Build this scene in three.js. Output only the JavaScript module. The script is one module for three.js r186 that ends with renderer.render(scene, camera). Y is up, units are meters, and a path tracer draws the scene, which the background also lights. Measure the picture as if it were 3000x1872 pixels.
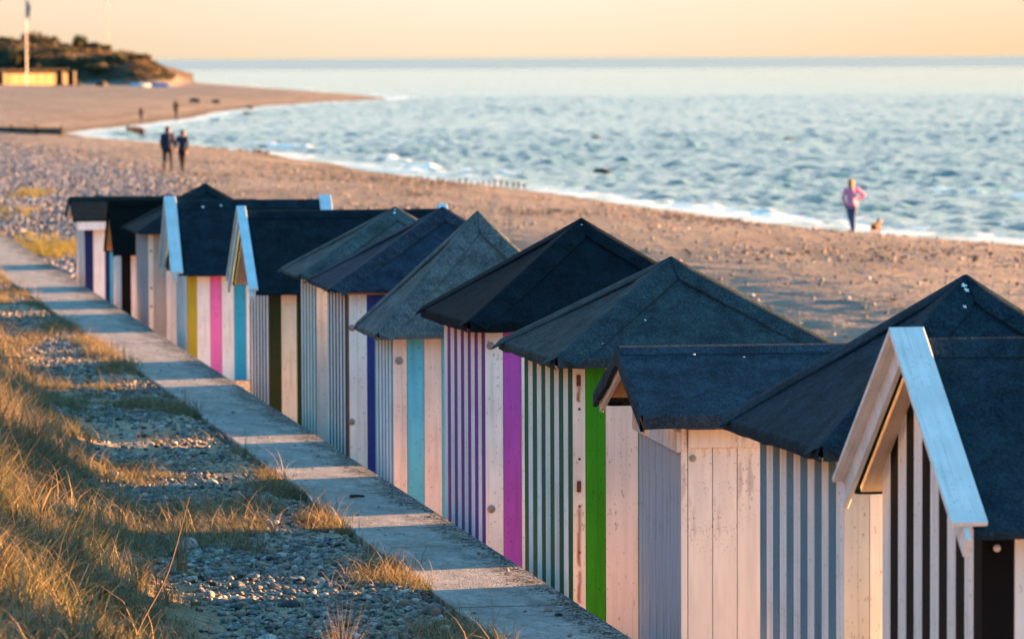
import * as THREE from 'three';
import { mergeGeometries, mergeVertices } from 'three/addons/utils/BufferGeometryUtils.js';
import { MarchingCubes } from 'three/addons/objects/MarchingCubes.js';

// ------------------------------------------------------------------ camera, sky, sun, exposure
const scene = new THREE.Scene();
const EYE = 5.6;
const camera = new THREE.PerspectiveCamera(8.44, 1024 / 638, 1, 40000);
camera.position.set(0, EYE, 0);
camera.rotation.order = 'YXZ';
camera.rotation.set(-3.46 * Math.PI / 180, 0, -0.24 * Math.PI / 180);
camera.focus = 32.5;
camera.userData.fStop = 3.5;
scene.add(camera);

const renderer = new THREE.WebGLRenderer({ antialias: true });
renderer.toneMapping = THREE.LinearToneMapping;
renderer.toneMappingExposure = 13;
renderer.shadowMap.enabled = true;

const SUN_EL = 5.0 * Math.PI / 180, SUN_AZ = 20 * Math.PI / 180;      // low sun over the sea, square to the line of sight
const sunDir = new THREE.Vector3(Math.cos(SUN_EL) * Math.cos(SUN_AZ), Math.sin(SUN_EL), -Math.cos(SUN_EL) * Math.sin(SUN_AZ));
const sun = new THREE.DirectionalLight(new THREE.Color().setRGB(1.0, 0.47, 0.17), 5.0);
sun.position.copy(sunDir).multiplyScalar(120).add(new THREE.Vector3(0, 0, -45));
sun.target.position.set(0, 1.5, -45);
sun.castShadow = true; sun.shadow.radius = 1;
Object.assign(sun.shadow.camera, { left: -60, right: 60, top: 30, bottom: -30, near: 1, far: 300 });
sun.shadow.mapSize.set(4096, 4096);
scene.add(sun, sun.target);

const sstep0 = (a, b, x) => { const f = Math.min(1, Math.max(0, (x - a) / (b - a))); return f * f * (3 - 2 * f); };
{ // evening sky: peach at the horizon, creamy above it, blue overhead, warmer towards the sun
  const W = 1024, H = 2048, data = new Float32Array(W * H * 4);
  const glow = [[0, .90, .78, .60], [0.8, .95, .87, .72], [3, 1.22, 1.20, 1.08], [8, 1.70, 1.80, 1.76], [18, 1.30, 1.60, 1.70], [36, .40, .86, 1.26], [90, .10, .56, 1.12]];      // seaward, towards the low sun
  const cool = [[0, .74, .72, .66], [0.8, .64, .76, .82], [3, .42, .84, 1.14], [8, .28, .92, 1.44], [18, .20, .96, 1.58], [36, .15, .84, 1.48], [90, .10, .56, 1.12]];                // landward, away from it
  const ramp = (st, e) => { let k = 0; while (k < st.length - 2 && e > st[k + 1][0]) k++; const a = st[k], b = st[k + 1], f0 = (e - a[0]) / (b[0] - a[0]), f = f0 * f0 * (3 - 2 * f0); return [1, 2, 3].map(c => a[c] + (b[c] - a[c]) * f); };
  for (let j = 0; j < H; j++) {
    const el = (j + .5) / H * 180 - 90, e = Math.max(el, 0);
    const A = ramp(glow, e), B = ramp(cool, e);
    for (let i = 0; i < W; i++) {
      const az = ((i + .5) / W - .5) * 2 * Math.PI;                     // atan2(z, x)
      const w = sstep0(-.25, .7, Math.cos(az + .95)), warm = Math.exp(-e / 14) * Math.max(0, Math.cos(az + SUN_AZ));
      const haze = Math.exp(-e / 3) * (.5 - .5 * Math.cos((az + Math.PI / 2) * 22)), o = (j * W + i) * 4;
      const r = (B[0] + (A[0] - B[0]) * w) * (1 + .3 * warm), g = (B[1] + (A[1] - B[1]) * w) * (1 + .1 * warm) * (1 - .14 * haze), bl = (B[2] + (A[2] - B[2]) * w) * (1 - .15 * warm) * (1 - .25 * haze);
      data[o] = r / 13; data[o + 1] = g / 13; data[o + 2] = bl / 13; data[o + 3] = 1;
    }
  }
  const sky = new THREE.DataTexture(data, W, H, THREE.RGBAFormat, THREE.FloatType);
  sky.mapping = THREE.EquirectangularReflectionMapping; sky.magFilter = sky.minFilter = THREE.LinearFilter; sky.needsUpdate = true;
  scene.background = sky; scene.environment = sky;
}

// ------------------------------------------------------------------ helpers
function rng(seed) { let a = seed >>> 0; return () => { a |= 0; a = a + 0x6D2B79F5 | 0; let t = Math.imul(a ^ a >>> 15, 1 | a); t = t + Math.imul(t ^ t >>> 7, 61 | t) ^ t; return ((t ^ t >>> 14) >>> 0) / 4294967296; }; }
function h2(ix, iy, s) { let n = Math.imul(ix, 374761393) + Math.imul(iy, 668265263) + Math.imul(s, 1274126177) | 0; n = Math.imul(n ^ n >>> 13, 1274126177); return ((n ^ n >>> 16) >>> 0) / 4294967296; }
function vn(x, y, s = 0, px = 0, py = px) {
  let ix = Math.floor(x), iy = Math.floor(y); const fx = x - ix, fy = y - iy;
  const u = fx * fx * (3 - 2 * fx), v = fy * fy * (3 - 2 * fy);
  let ix1 = ix + 1, iy1 = iy + 1;
  if (px) { const m = (a, p) => ((a % p) + p) % p; ix = m(ix, px); ix1 = m(ix1, px); iy = m(iy, py); iy1 = m(iy1, py); }
  return (h2(ix, iy, s) * (1 - u) + h2(ix1, iy, s) * u) * (1 - v) + (h2(ix, iy1, s) * (1 - u) + h2(ix1, iy1, s) * u) * v;
}
function fbm(x, y, s, oct = 4, px = 0, py = px) { let a = .5, r = 0, n = 0; for (let o = 0; o < oct; o++) { r += a * vn(x, y, s + o * 17, px, py); n += a; a *= .5; x *= 2; y *= 2; px *= 2; py *= 2; } return r / n; }
const clamp = (x, a = 0, b = 1) => Math.min(b, Math.max(a, x));
const sstep = (a, b, x) => { const f = clamp((x - a) / (b - a)); return f * f * (3 - 2 * f); };
const mixc = (a, b, f) => a + (b - a) * f;
function tex(n, m, fn, srgb) {
  const d = new Uint8Array(n * m * 4);
  for (let j = 0; j < m; j++) for (let i = 0; i < n; i++) {
    const c = fn(i / n, j / m), o = (j * n + i) * 4;
    if (typeof c === 'number') d[o] = d[o + 1] = d[o + 2] = clamp(c) * 255; else { d[o] = clamp(c[0]) * 255; d[o + 1] = clamp(c[1]) * 255; d[o + 2] = clamp(c[2]) * 255; }
    d[o + 3] = 255;
  }
  const t = new THREE.DataTexture(d, n, m); t.wrapS = t.wrapT = THREE.RepeatWrapping; t.magFilter = THREE.LinearFilter; t.minFilter = THREE.LinearMipmapLinearFilter; t.generateMipmaps = true;
  if (srgb) t.colorSpace = THREE.SRGBColorSpace; t.needsUpdate = true; return t;
}
const names = {};
function numbered(n) { const k = names[n] = (names[n] ?? -1) + 1; return k ? n + '_' + String(k).padStart(3, '0') : n; }
function castAll(o) { o.traverse(m => { if (m.isMesh) { m.castShadow = true; m.receiveShadow = true; } }); return o; }
function mesh(name, geo, m, parent) { const o = new THREE.Mesh(geo, m); o.name = name; o.castShadow = o.receiveShadow = true; parent.add(o); return o; }
function top(name, o, label, category, group, kind) {
  o.name = numbered(name); const u = { label }; if (category) u.category = category; if (group) u.group = group; if (kind) u.kind = kind;
  o.userData = u; castAll(o); scene.add(o); return o;
}
function part(name, parent) { const g = new THREE.Group(); g.name = name; parent.add(g); return g; }
// uv in metres from the dominant axis of each face
function metricUV(geo, scale = 1, ou = 0, ov = 0) {
  const g = geo.index ? geo.toNonIndexed() : geo, p = g.attributes.position, uv = new Float32Array(p.count * 2);
  const a = new THREE.Vector3(), b = new THREE.Vector3(), c = new THREE.Vector3();
  for (let i = 0; i < p.count; i += 3) {
    a.fromBufferAttribute(p, i); b.fromBufferAttribute(p, i + 1); c.fromBufferAttribute(p, i + 2);
    const n = b.clone().sub(a).cross(c.clone().sub(a)), x = Math.abs(n.x), y = Math.abs(n.y), z = Math.abs(n.z);
    [a, b, c].forEach((v, k) => { const o = (i + k) * 2; if (y >= x && y >= z) { uv[o] = v.x; uv[o + 1] = v.z; } else if (x >= z) { uv[o] = v.z; uv[o + 1] = v.y; } else { uv[o] = v.x; uv[o + 1] = v.y; } uv[o] = uv[o] * scale + ou; uv[o + 1] = uv[o + 1] * scale + ov; });
  }
  g.setAttribute('uv', new THREE.BufferAttribute(uv, 2)); return g;
}
function fromTris(pts) { const g = new THREE.BufferGeometry(); g.setAttribute('position', new THREE.Float32BufferAttribute(pts, 3)); g.computeVertexNormals(); return g; }
function box(w, h, d, x = 0, y = 0, z = 0) { const g = new THREE.BoxGeometry(w, h, d); g.translate(x, y, z); return g; }
function chBox(w, h, d, c = .004) { // box with chamfered edges, centred
  const s = new THREE.Shape(); const a = w / 2, b = h / 2;
  s.moveTo(-a + c, -b); s.lineTo(a - c, -b); s.lineTo(a, -b + c); s.lineTo(a, b - c); s.lineTo(a - c, b); s.lineTo(-a + c, b); s.lineTo(-a, b - c); s.lineTo(-a, -b + c);
  const g = new THREE.ExtrudeGeometry(s, { depth: d - 2 * c, bevelEnabled: true, bevelThickness: c, bevelSize: c * .9, bevelOffset: -c * .9, bevelSegments: 1 });
  g.translate(0, 0, -d / 2 + c); return metricUV(g);
}
function tube(pts, r0, r1, seg = 10, rad = 6) {
  const cv = new THREE.CatmullRomCurve3(pts), g = new THREE.TubeGeometry(cv, seg, 1, rad), p = g.attributes.position, q = new THREE.Vector3();
  for (let i = 0; i < p.count; i++) { const k = Math.floor(i / (rad + 1)) / seg; q.fromBufferAttribute(p, i); const c = cv.getPointAt(k); q.sub(c).multiplyScalar(mixc(r0, r1, k)).add(c); p.setXYZ(i, q.x, q.y, q.z); }
  g.computeVertexNormals(); return g;
}

// ------------------------------------------------------------------ row coordinates: t along the hut row away from the viewer, s towards the sea (s = 0 at the path's seaward edge)
const YAW = Math.atan(.1789), CA = Math.cos(YAW), SA = Math.sin(YAW), OX = 6.13;
const toWorld = (s, t) => [OX + s * CA - t * SA, -s * SA - t * CA];
const toRow = (x, z) => [(x - OX) * CA - z * SA, -(x - OX) * SA - z * CA];
const tOfDepth = (d, s) => (d - s * SA) / CA;
const PATH_Y = 1.6;
const pathW = t => .93 + .28 * sstep(48, 84, t);
// shoreline as (x, depth), land on the landward side
const SHORE = [[52, -60], [40, 0], [29, 60], [15.1, 127.7], [10.7, 139], [4.6, 164], [-1.1, 187], [-6.5, 213], [-13.9, 253], [-20.4, 276], [-29.5, 306], [-34.2, 332], [-32.6, 375], [-30.3, 412], [-31.8, 448], [-29.8, 516], [-18, 588], [-17.5, 610], [-24, 660], [-40, 775], [-58, 900], [-74, 1024], [-130, 1400], [-330, 2100]];
function shoreDist(x, d) { // > 0 inland
  let best = 1e9, sign = 1, wob = (fbm(x * .12, d * .05, 77, 2) - .5) * 2.2;
  for (let i = 0; i < SHORE.length - 1; i++) {
    const [ax, ad] = SHORE[i], [bx, bd] = SHORE[i + 1], ex = bx - ax, ed = bd - ad, f = clamp(((x - ax) * ex + (d - ad) * ed) / (ex * ex + ed * ed));
    const dx = x - ax - ex * f, dd = d - ad - ed * f, r = dx * dx + dd * dd;
    if (r < best) { best = r; sign = (ex * (d - ad) - ed * (x - ax)) > 0 ? 1 : -1; }
  }
  return sign * Math.sqrt(best) + wob;
}
function hillY(x, d) {
  const k = d / 720, X = x / k; // the headland widens inland
  const prof = [[-140, 11.5], [-100, 10.2], [-85, 8.6], [-74, 7.2], [-66, 6.5], [-62, 6.0], [-59.2, 4.4], [-57.6, 3.0], [-55.8, 1.8], [-53.6, .7], [-51, -1]];
  let h = 0; if (X <= prof[0][0]) h = prof[0][1]; else for (let i = 0; i < prof.length - 1; i++) if (X >= prof[i][0] && X < prof[i + 1][0]) { const f = (X - prof[i][0]) / (prof[i + 1][0] - prof[i][0]); h = mixc(prof[i][1], prof[i + 1][1], f); }
  const front = mixc(655, 690, clamp((-X - 55) / 30));
  return h * sstep(front - 30, front + 40, d + (fbm(x * .08, d * .03, 5, 3) - .5) * 40);
}
const vergeW = t => clamp(2.35 - .034 * (t - 28), .55, 2.4);                 // the open verge narrows away from the viewer
function groundY(x, z) {
  const d = -z, [s, t] = toRow(x, z), D = shoreDist(x, d);
  let y = D > 0 ? 1.62 * (1 - Math.exp(-D / 14)) + .022 * Math.max(0, Math.min(D, 120) - 30) : Math.max(-3, .075 * D);
  if (d > 560) y = Math.max(y, hillY(x, d) - .3 + (fbm(x * .2, d * .1, 8, 3) - .5) * .8 * sstep(600, 700, d));
  const q = -s - pathW(t);                                             // distance landward of the path
  const onRow = 1 - sstep(92, 125, t);
  if (q > -1.5) {
    const verge = PATH_Y - .02 + (fbm(x * 1.3, z * 1.3, 9, 3) - .5) * .06;
    const wobble = (fbm(s * .35 + 3, t * .22, 31, 3) - .5) * 1.5 + (fbm(s * 1.2, t * .9, 33, 2) - .5) * .5;
    const q2 = Math.max(0, q - vergeW(t) * .78 + wobble * .6);
    const rise = .54 * (Math.sqrt(q2 * q2 + .25) - .5) * (1 - .8 * sstep(45, 80, t)) + (fbm(x * 1.7, z * 1.7, 41, 3) - .5) * .22 * sstep(.3, 1.2, q2);
    const b = q < 0 ? PATH_Y - .13 : verge * sstep(0, .08, q) + (PATH_Y - .13) * (1 - sstep(0, .08, q)) + rise;
    y = mixc(y, b, onRow * sstep(-1.5, -.9 + .0, q));
  }
  y -= .64 * onRow * sstep(-.1, .12, s) * (1 - sstep(6, 16, s)) * (d > 5 ? 1 : 0);
  if (D > 1.5 && s > .4) y += ((fbm(x * .9, z * .9, 51, 3) - .5) * .08 + (fbm(x * 3.1, z * 3.1, 52, 2) - .5) * .05) * sstep(1.5, 6, D) * (1 - .6 * sstep(150, 400, d));
  return y;
}

// ------------------------------------------------------------------ textures and materials
const paintTex = tex(512, 512, (u, v) => { // brushed paint: long faint streaks, small scuffs and specks of grime
  const st = fbm(u * 40, v * 3, 1, 3, 40, 3), cl = fbm(u * 5, v * 5, 2, 4, 5), sp = vn(u * 150, v * 120, 3, 150, 120), sp2 = fbm(u * 14, v * 9, 4, 3, 14, 9);
  const dr = fbm(u * 90, v * 2, 5, 3, 90, 2), ch = fbm(u * 120, v * 50, 6, 3, 120, 50); let k = .96 + (st - .5) * .10 + (cl - .5) * .13 - sstep(.62, .80, dr) * .06; if (sp > .94 && sp2 > .46) k -= (sp - .94) * 8; const wear = sstep(.76, .82, ch) * .6; return [mixc(k, .66, wear), mixc(k * .995, .60, wear), mixc(k * .985, .54, wear)];
}, true);
const dirtyTex = tex(512, 512, (u, v) => { // old white paint with mildew flecks
  const st = fbm(u * 50, v * 5, 11, 3, 50, 5), cl = fbm(u * 6, v * 3, 12, 4, 6, 3), fl = vn(u * 240, v * 150, 13, 240, 150), rub = fbm(u * 60, v * 9, 14, 3, 60, 9);
  let k = .95 + (st - .5) * .12; const m = sstep(.40, .66, cl) * sstep(.78, .95, fl) + .5 * sstep(.52, .7, cl) * sstep(.5, .75, rub); return [k - m * .22, k - m * .26, k - m * .30];
}, true);
const paintBump = tex(512, 512, (u, v) => .5 + (fbm(u * 70, v * 4, 21, 3, 70, 4) - .5) * .7 + (vn(u * 200, v * 200, 22, 200) - .5) * .2);
const feltTex = tex(512, 512, (u, v) => { // mineral roofing felt: fine granules, faint weathering
  const g = vn(u * 256, v * 256, 31, 256), g2 = vn(u * 128, v * 128, 32, 128), c = fbm(u * 6, v * 6, 33, 4, 6), w = fbm(u * 22, v * 22, 34, 3, 22);
  let k = .70 + (g - .5) * .34 + (g2 - .5) * .26 + (c - .5) * .26 + (w - .5) * .2; if (g > .985) k += .3; return [k, k * 1.0, k * 1.0];
}, true);
const feltBump = tex(512, 512, (u, v) => .5 + (vn(u * 200, v * 200, 35, 200) - .5) * .6 + (fbm(u * 50, v * 50, 36, 2, 50) - .5) * .6);
const concreteTex = tex(1024, 1024, (u, v) => {
  const g = vn(u * 400, v * 400, 41, 400), c = fbm(u * 6, v * 10, 42, 5, 6, 10), st = fbm(u * 30, v * 60, 43, 3, 30, 60), f = fbm(u * 90, v * 90, 44, 3, 90);
  let k = .80 + (g - .5) * .10 + (c - .5) * .34 + (st - .5) * .16 + (f - .5) * .16;
  const moss = sstep(.60, .97, u + (fbm(u * 8, v * 30, 45, 4, 8, 30) - .5) * .62) * sstep(.34, .6, fbm(u * 60, v * 90, 46, 3, 60, 90)); k *= 1 - .62 * moss;   // dark algae along the seaward edge
  return [k, k * .995, k * .98];
}, true);
const concreteBump = tex(512, 512, (u, v) => .5 + (fbm(u * 110, v * 110, 48, 2, 110) - .5) * .7 + (fbm(u * 20, v * 20, 49, 3, 20) - .5) * .5);
const sandTex = tex(1024, 1024, (u, v) => {
  const g = vn(u * 500, v * 500, 51, 500), c = fbm(u * 7, v * 7, 52, 5, 7), f = fbm(u * 45, v * 45, 53, 3, 45), p = vn(u * 110, v * 110, 54, 110), q = vn(u * 60, v * 60, 55, 60);
  let k = .82 + (g - .5) * .16 + (c - .5) * .20 + (f - .5) * .2; let r = k, gg = k * .97, b = k * .93;
  if (p > .9) { const m = (p - .9) * 7; r = mixc(r, .45, m); gg = mixc(gg, .46, m); b = mixc(b, .5, m); }
  if (q > .93) { const m = (q - .93) * 9; r = mixc(r, .97, m); gg = mixc(gg, .93, m); b = mixc(b, .88, m); } return [r, gg, b];
}, true);
const sandBump = tex(512, 512, (u, v) => .5 + (fbm(u * 9, v * 9, 56, 4, 9) - .5) * .9 + (vn(u * 60, v * 60, 57, 60) - .5) * .25);
const rippleBump = tex(512, 512, (u, v) => .5 + (fbm(u * 9, v * 12, 61, 4, 9, 12) - .5) * 1.1);
const rep = (t, x, y = x) => { const c = t.clone(); c.repeat.set(x, y); c.needsUpdate = true; return c; };
const lin = hex => new THREE.Color(hex);
const paintCache = {};
function paint(hex, dirty) {
  const k = hex + (dirty ? 'd' : '');
  return paintCache[k] ??= new THREE.MeshPhysicalMaterial({ name: 'painted wood', color: lin(hex), map: dirty ? dirtyTex : paintTex, bumpMap: paintBump, bumpScale: .0007, roughness: .75, specularIntensity: .25 });
}
const feltCache = {};
function felt(r, g, b) { const k = [r, g, b].join(); return feltCache[k] ??= new THREE.MeshPhysicalMaterial({ name: 'roofing felt', color: new THREE.Color().setRGB(r, g, b), map: feltTex, bumpMap: feltBump, bumpScale: .0025, roughness: .95, specularIntensity: .12 }); }
const M = {
  core: new THREE.MeshStandardMaterial({ name: 'bare framing timber', color: lin('#4a3a2c'), roughness: .9 }),
  timber: new THREE.MeshStandardMaterial({ name: 'bare timber', color: lin('#b08a62'), map: rep(paintTex, 1), bumpMap: paintBump, bumpScale: .002, roughness: .8 }),
  rust: new THREE.MeshStandardMaterial({ name: 'rusty iron', color: lin('#9a5530'), map: feltTex, bumpMap: feltBump, bumpScale: .004, roughness: .9 }),
  zinc: new THREE.MeshStandardMaterial({ name: 'zinc washer', color: lin('#8d8a86'), metalness: .5, roughness: .5 }),
  droppings: new THREE.MeshStandardMaterial({ name: 'bird lime', color: lin('#cfd3cf'), roughness: .9 }),
  concrete: new THREE.MeshPhysicalMaterial({ name: 'weathered concrete', specularIntensity: .25, color: new THREE.Color().setRGB(.40, .395, .39), map: rep(concreteTex, 1, 1 / 3), bumpMap: rep(concreteBump, 1, 1), bumpScale: .006, roughness: .92 }),
  sand: new THREE.MeshPhysicalMaterial({ name: 'beach sand', specularIntensity: .25, vertexColors: true, map: rep(sandTex, 1 / 3), bumpMap: rep(sandBump, 1 / 2.3), bumpScale: .085, roughness: .95 }),
  farSand: new THREE.MeshPhysicalMaterial({ name: 'far shore', specularIntensity: .25, vertexColors: true, map: rep(sandTex, 1 / 9), bumpMap: rep(sandBump, 1 / 11), bumpScale: .25, roughness: .95 }),
  water: new THREE.MeshPhysicalMaterial({ name: 'sea water', vertexColors: true, roughness: .1, ior: 1.33, bumpMap: rep(rippleBump, 1 / 3), bumpScale: .1 }),
  farWater: new THREE.MeshPhysicalMaterial({ name: 'open sea water', color: new THREE.Color().setRGB(.05, .10, .12), roughness: .3, ior: 1.33, bumpMap: rep(rippleBump, 1 / 24), bumpScale: .55 }),
  calmWater: new THREE.MeshPhysicalMaterial({ name: 'calm sea water', color: new THREE.Color().setRGB(.03, .09, .11), roughness: .12, ior: 1.33, bumpMap: rep(rippleBump, 1 / 9), bumpScale: .34 }),
  stone: new THREE.MeshPhysicalMaterial({ name: 'beach stone', specularIntensity: .25, roughness: .7, map: rep(concreteTex, 1), bumpMap: concreteBump, bumpScale: .003 }),
  wetWood: new THREE.MeshStandardMaterial({ name: 'tarred wood', color: lin('#241d18'), roughness: .8, bumpMap: paintBump, bumpScale: .01 }),
  bark: new THREE.MeshStandardMaterial({ name: 'dead wood', color: lin('#3a2c21'), roughness: .9, map: paintTex, bumpMap: paintBump, bumpScale: .003 }),
};

// ------------------------------------------------------------------ ground, sea, path
function gridMesh(us, vs, at, colorOf, uvScale = 1) {
  const nu = us.length, nv = vs.length, pos = new Float32Array(nu * nv * 3), uv = new Float32Array(nu * nv * 2), col = new Float32Array(nu * nv * 3), idx = [];
  for (let j = 0, o = 0; j < nv; j++) for (let i = 0; i < nu; i++, o++) {
    const p = at(us[i], vs[j]); pos.set(p, o * 3); uv[o * 2] = p[0] * uvScale; uv[o * 2 + 1] = p[2] * uvScale; col.set(colorOf(p[0], p[1], p[2], us[i], vs[j]), o * 3);
    if (i < nu - 1 && j < nv - 1) idx.push(o, o + 1, o + nu, o + 1, o + nu + 1, o + nu);
  }
  const g = new THREE.BufferGeometry(); g.setAttribute('position', new THREE.BufferAttribute(pos, 3)); g.setAttribute('uv', new THREE.BufferAttribute(uv, 2)); g.setAttribute('color', new THREE.BufferAttribute(col, 3)); g.setIndex(idx); g.computeVertexNormals();
  return g;
}
const span = (...a) => { const r = []; for (let k = 0; k < a.length - 1; k++) { const [x0, st] = a[k], x1 = a[k + 1][0], n = Math.max(1, Math.round((x1 - x0) / st)); for (let i = 0; i < n; i++) r.push(x0 + (x1 - x0) * i / n); } r.push(a[a.length - 1][0]); return r; };
// where shingle, turf and tall grass grow
const shingleAt = (x, z) => { const [s, t] = toRow(x, z); const n = (fbm(x * .12, z * .05, 91, 3) - .5) * 14;
  return Math.max(sstep(4, -1, s - 7 + n * .5) * sstep(84, 92, t) * (1 - sstep(235, 285, t + n * 2)), .9 * sstep(2.2, .4, Math.abs(s - 9 + n * .25) - 2) * sstep(24, 30, t) * (1 - sstep(44, 58, t + n))); };
const qOf = (x, z) => { const [s, t] = toRow(x, z); return [-s - pathW(t), t, s]; };
function groundColor(x, y, z) {
  const d = -z, [q, t, s] = qOf(x, z);
  let c = [.258, .240, .226]; const n = fbm(x * .35, z * .12, 71, 4), f = fbm(x * 1.1, z * 1.1, 72, 3);
  const k = .78 + n * .42 + (f - .5) * .35; c = c.map(v => v * k);
  const gp = sstep(.46, .6, fbm(x * .16, z * .045, 74, 4)) * .45; c = [mixc(c[0], .21, gp), mixc(c[1], .20, gp), mixc(c[2], .195, gp)];   // patches of grey grit in the sand, the whole length of the beach
  const kelp = sstep(.62, .74, fbm(x * .25, z * .07, 73, 3)) * .35; c = [mixc(c[0], .14, kelp), mixc(c[1], .11, kelp), mixc(c[2], .09, kelp)];
  if (s > -.2 && t < 95) { const dry = sstep(7, 3.5, s); c = [mixc(c[0], .46 * k, dry), mixc(c[1], .37 * k, dry), mixc(c[2], .29 * k, dry)]; }   // sand made paler between the huts, to bounce light onto their walls
  if (s > 0 || t > 95) { const D = shoreDist(x, d), wet = Math.max(sstep(2.6, .4, D + (f - .5) * 1.5), .75 * sstep(.50, .62, fbm(x * .5, z * .22, 75, 3)) * Math.exp(-Math.pow((D - 5 - (n - .5) * 6) / 1.3, 2))); c = [mixc(c[0], .12, wet), mixc(c[1], .09, wet), mixc(c[2], .07, wet)];
    const sh = shingleAt(x, z); c = [mixc(c[0], .12, sh * .9), mixc(c[1], .13, sh * .9), mixc(c[2], .145, sh * .9)]; }
  if (q > 0 && t < 110) { const soil = sstep(.6, 1.3, q / vergeW(t)); c = [mixc(.40 * k, .17 * k, soil), mixc(.335 * k, .13 * k, soil), mixc(.265 * k, .085 * k, soil)]; }
  return c;
}
{
  const us = span([-26, 1], [-9, .16], [-.9, .1], [.1, .3], [8, .22], [32, .5], [46, 4], [90, 4]), vs = span([-60, 4], [12, .3], [24, .16], [60, .3], [150, .6], [170, .6]);
  const g = gridMesh(us, vs, (s, t) => { const [x, z] = toWorld(s, t); return [x, groundY(x, z), z]; }, groundColor);
  top('beach', new THREE.Mesh(g, M.sand), 'pinkish sandy beach and grassy bank beside the huts', null, null, 'structure');
  const us2 = span([-140, 4], [-40, 1.6], [140, 1.6], [170, 6]), vs2 = span([166, .9], [330, 1.4], [560, 1.7], [800, 4], [1300, 25], [2400, 60]);
  const g2 = gridMesh(us2, vs2, (s, t) => { const [x, z] = toWorld(s, t); return [x, groundY(x, z) - .06 * (1 - sstep(168, 172, t)), z]; }, (x, y, z) => {
    let c = groundColor(x, y, z); const d = -z, hill = sstep(1.7, 2.6, y + (fbm(x * .3, d * .12, 6, 2) - .5)) * sstep(600, 640, d);
    const gn = fbm(x * .22, d * .05, 15, 3), grass = gn > .44 ? [.011, .016, .006] : [.035, .024, .012], cut = sstep(.60, .68, fbm(x * .15 + 9, d * .04, 16, 3)) * .6;
    const v = [mixc(grass[0], .16, cut), mixc(grass[1], .10, cut), mixc(grass[2], .06, cut)]; return c.map((a, i) => mixc(a, v[i], hill));
  });
  top('far_shore', new THREE.Mesh(g2, M.farSand), 'far curving beach, sand spit and low grassy headland', null, null, 'structure');
}
{ // sea: choppy bay inside, ruffled open water beyond
  const waves = [], R = rng(5);
  for (let i = 0; i < 36; i++) { const L = .85 * Math.pow(1.105, i % 17) + R() * .35, th = Math.PI * .5 + (R() - .5) * 3.0; waves.push([Math.cos(th) * 2 * Math.PI / L, Math.sin(th) * 2 * Math.PI / L,   .0165 * Math.pow(L, .62), R() * 6.28]); }
  const chop = (x, d) => { const k = .75 + .9 * fbm(x * .06, d * .02, 83, 3); let y = 0; for (const [kx, kd, a, p] of waves) { const c = Math.sin(kx * x + kd * d + p); y += a * (1 - 2 * Math.pow(1 - Math.abs(.5 + .5 * c), .8)) ; } return y * k * .60 * (1 - .62 * sstep(350, 1100, d)) * (1 - .35 * sstep(600, 680, d)); };
  const crest = (x, d, D) => { let h = 0, foam = 0; for (const [o, w, amp, sd] of [[-2.2, .7, .14, 1], [-5.0, .8, .18, 2], [-9.5, .8, .16, 3], [-17, .9, .15, 4]]) { const a = fbm(x * .05 + sd * 9, d * .018 + sd * 5, 85 + sd, 2), m = sstep(.56, .70, a); const off = (D - o - (fbm(x * .1, d * .04, 86, 2) - .5) * 4) / w; const b = Math.exp(-off * off) * m; h += b * amp; foam = Math.max(foam, b * (o > -10 ? 1 : .6) * sstep(.42, .62, fbm(x * .8, d * .6, 87, 3))); } return [h, foam]; };
  const info = (x, d) => { const D = shoreDist(x, d), [ch, cf] = crest(x, d, D), calm = sstep(-.2, -4, D); return [D, chop(x, d) * calm + ch, cf]; };
  const ds = span([98, .9], [124, .42], [330, .85], [640, 1.5], [900, 3], [1600, 3]), cs = []; for (let i = 0; i <= 460; i++) cs.push(-1.15 + 2.3 * i / 460);
  const at = (c, d) => [c * (22 + .135 * Math.min(d, 900) + .16 * Math.max(0, d - 900)) - .012 * Math.min(d, 900) + 1, d];
  const foamAt = new Map();
  const g = gridMesh(cs, ds, (c, d) => { const [x] = at(c, d), [D, y, f] = info(x, d); foamAt.set(c + ',' + d, [D, f]); return [x, y, -d]; }, (x, y, z, c, d) => {
    const [D, f] = foamAt.get(c + ',' + d), n = fbm(x * 1.4, d * .55, 88, 3), sw = sstep(-3.2, -.6, D + (n - .5) * 4 + (fbm(x * .09, d * .035, 89, 2) - .5) * 5) * sstep(.40, .54, n + .04), foam = clamp(Math.max(sstep(.25, .6, f), sw));
    const deep = sstep(0, -22, D); return [mixc(mixc(.06, .03, deep), .66, foam), mixc(mixc(.13, .12, deep), .62, foam), mixc(mixc(.125, .13, deep), .58, foam)];
  });
  top('sea', new THREE.Mesh(g, M.water), 'choppy teal water of the bay with foam along the sand', null, null, 'structure');
  const sheetAt = (w, d0, d1, y) => { const far = new THREE.PlaneGeometry(w, d1 - d0, 20, 20); far.rotateX(-Math.PI / 2); far.translate(0, y, -(d0 + d1) / 2); const p = far.attributes.position, uv = far.attributes.uv; for (let i = 0; i < p.count; i++) uv.setXY(i, p.getX(i), p.getZ(i)); return far; };
  top('calm_sea', new THREE.Mesh(sheetAt(2400, 1580, 2300, -.06), M.calmWater), 'smooth bright water beyond the choppy bay', null, null, 'structure');
  top('open_sea', new THREE.Mesh(sheetAt(11000, 2300, 38000, -.03), M.farWater), 'wind-ruffled grey open sea running out to the horizon', null, null, 'structure');
}
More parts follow.
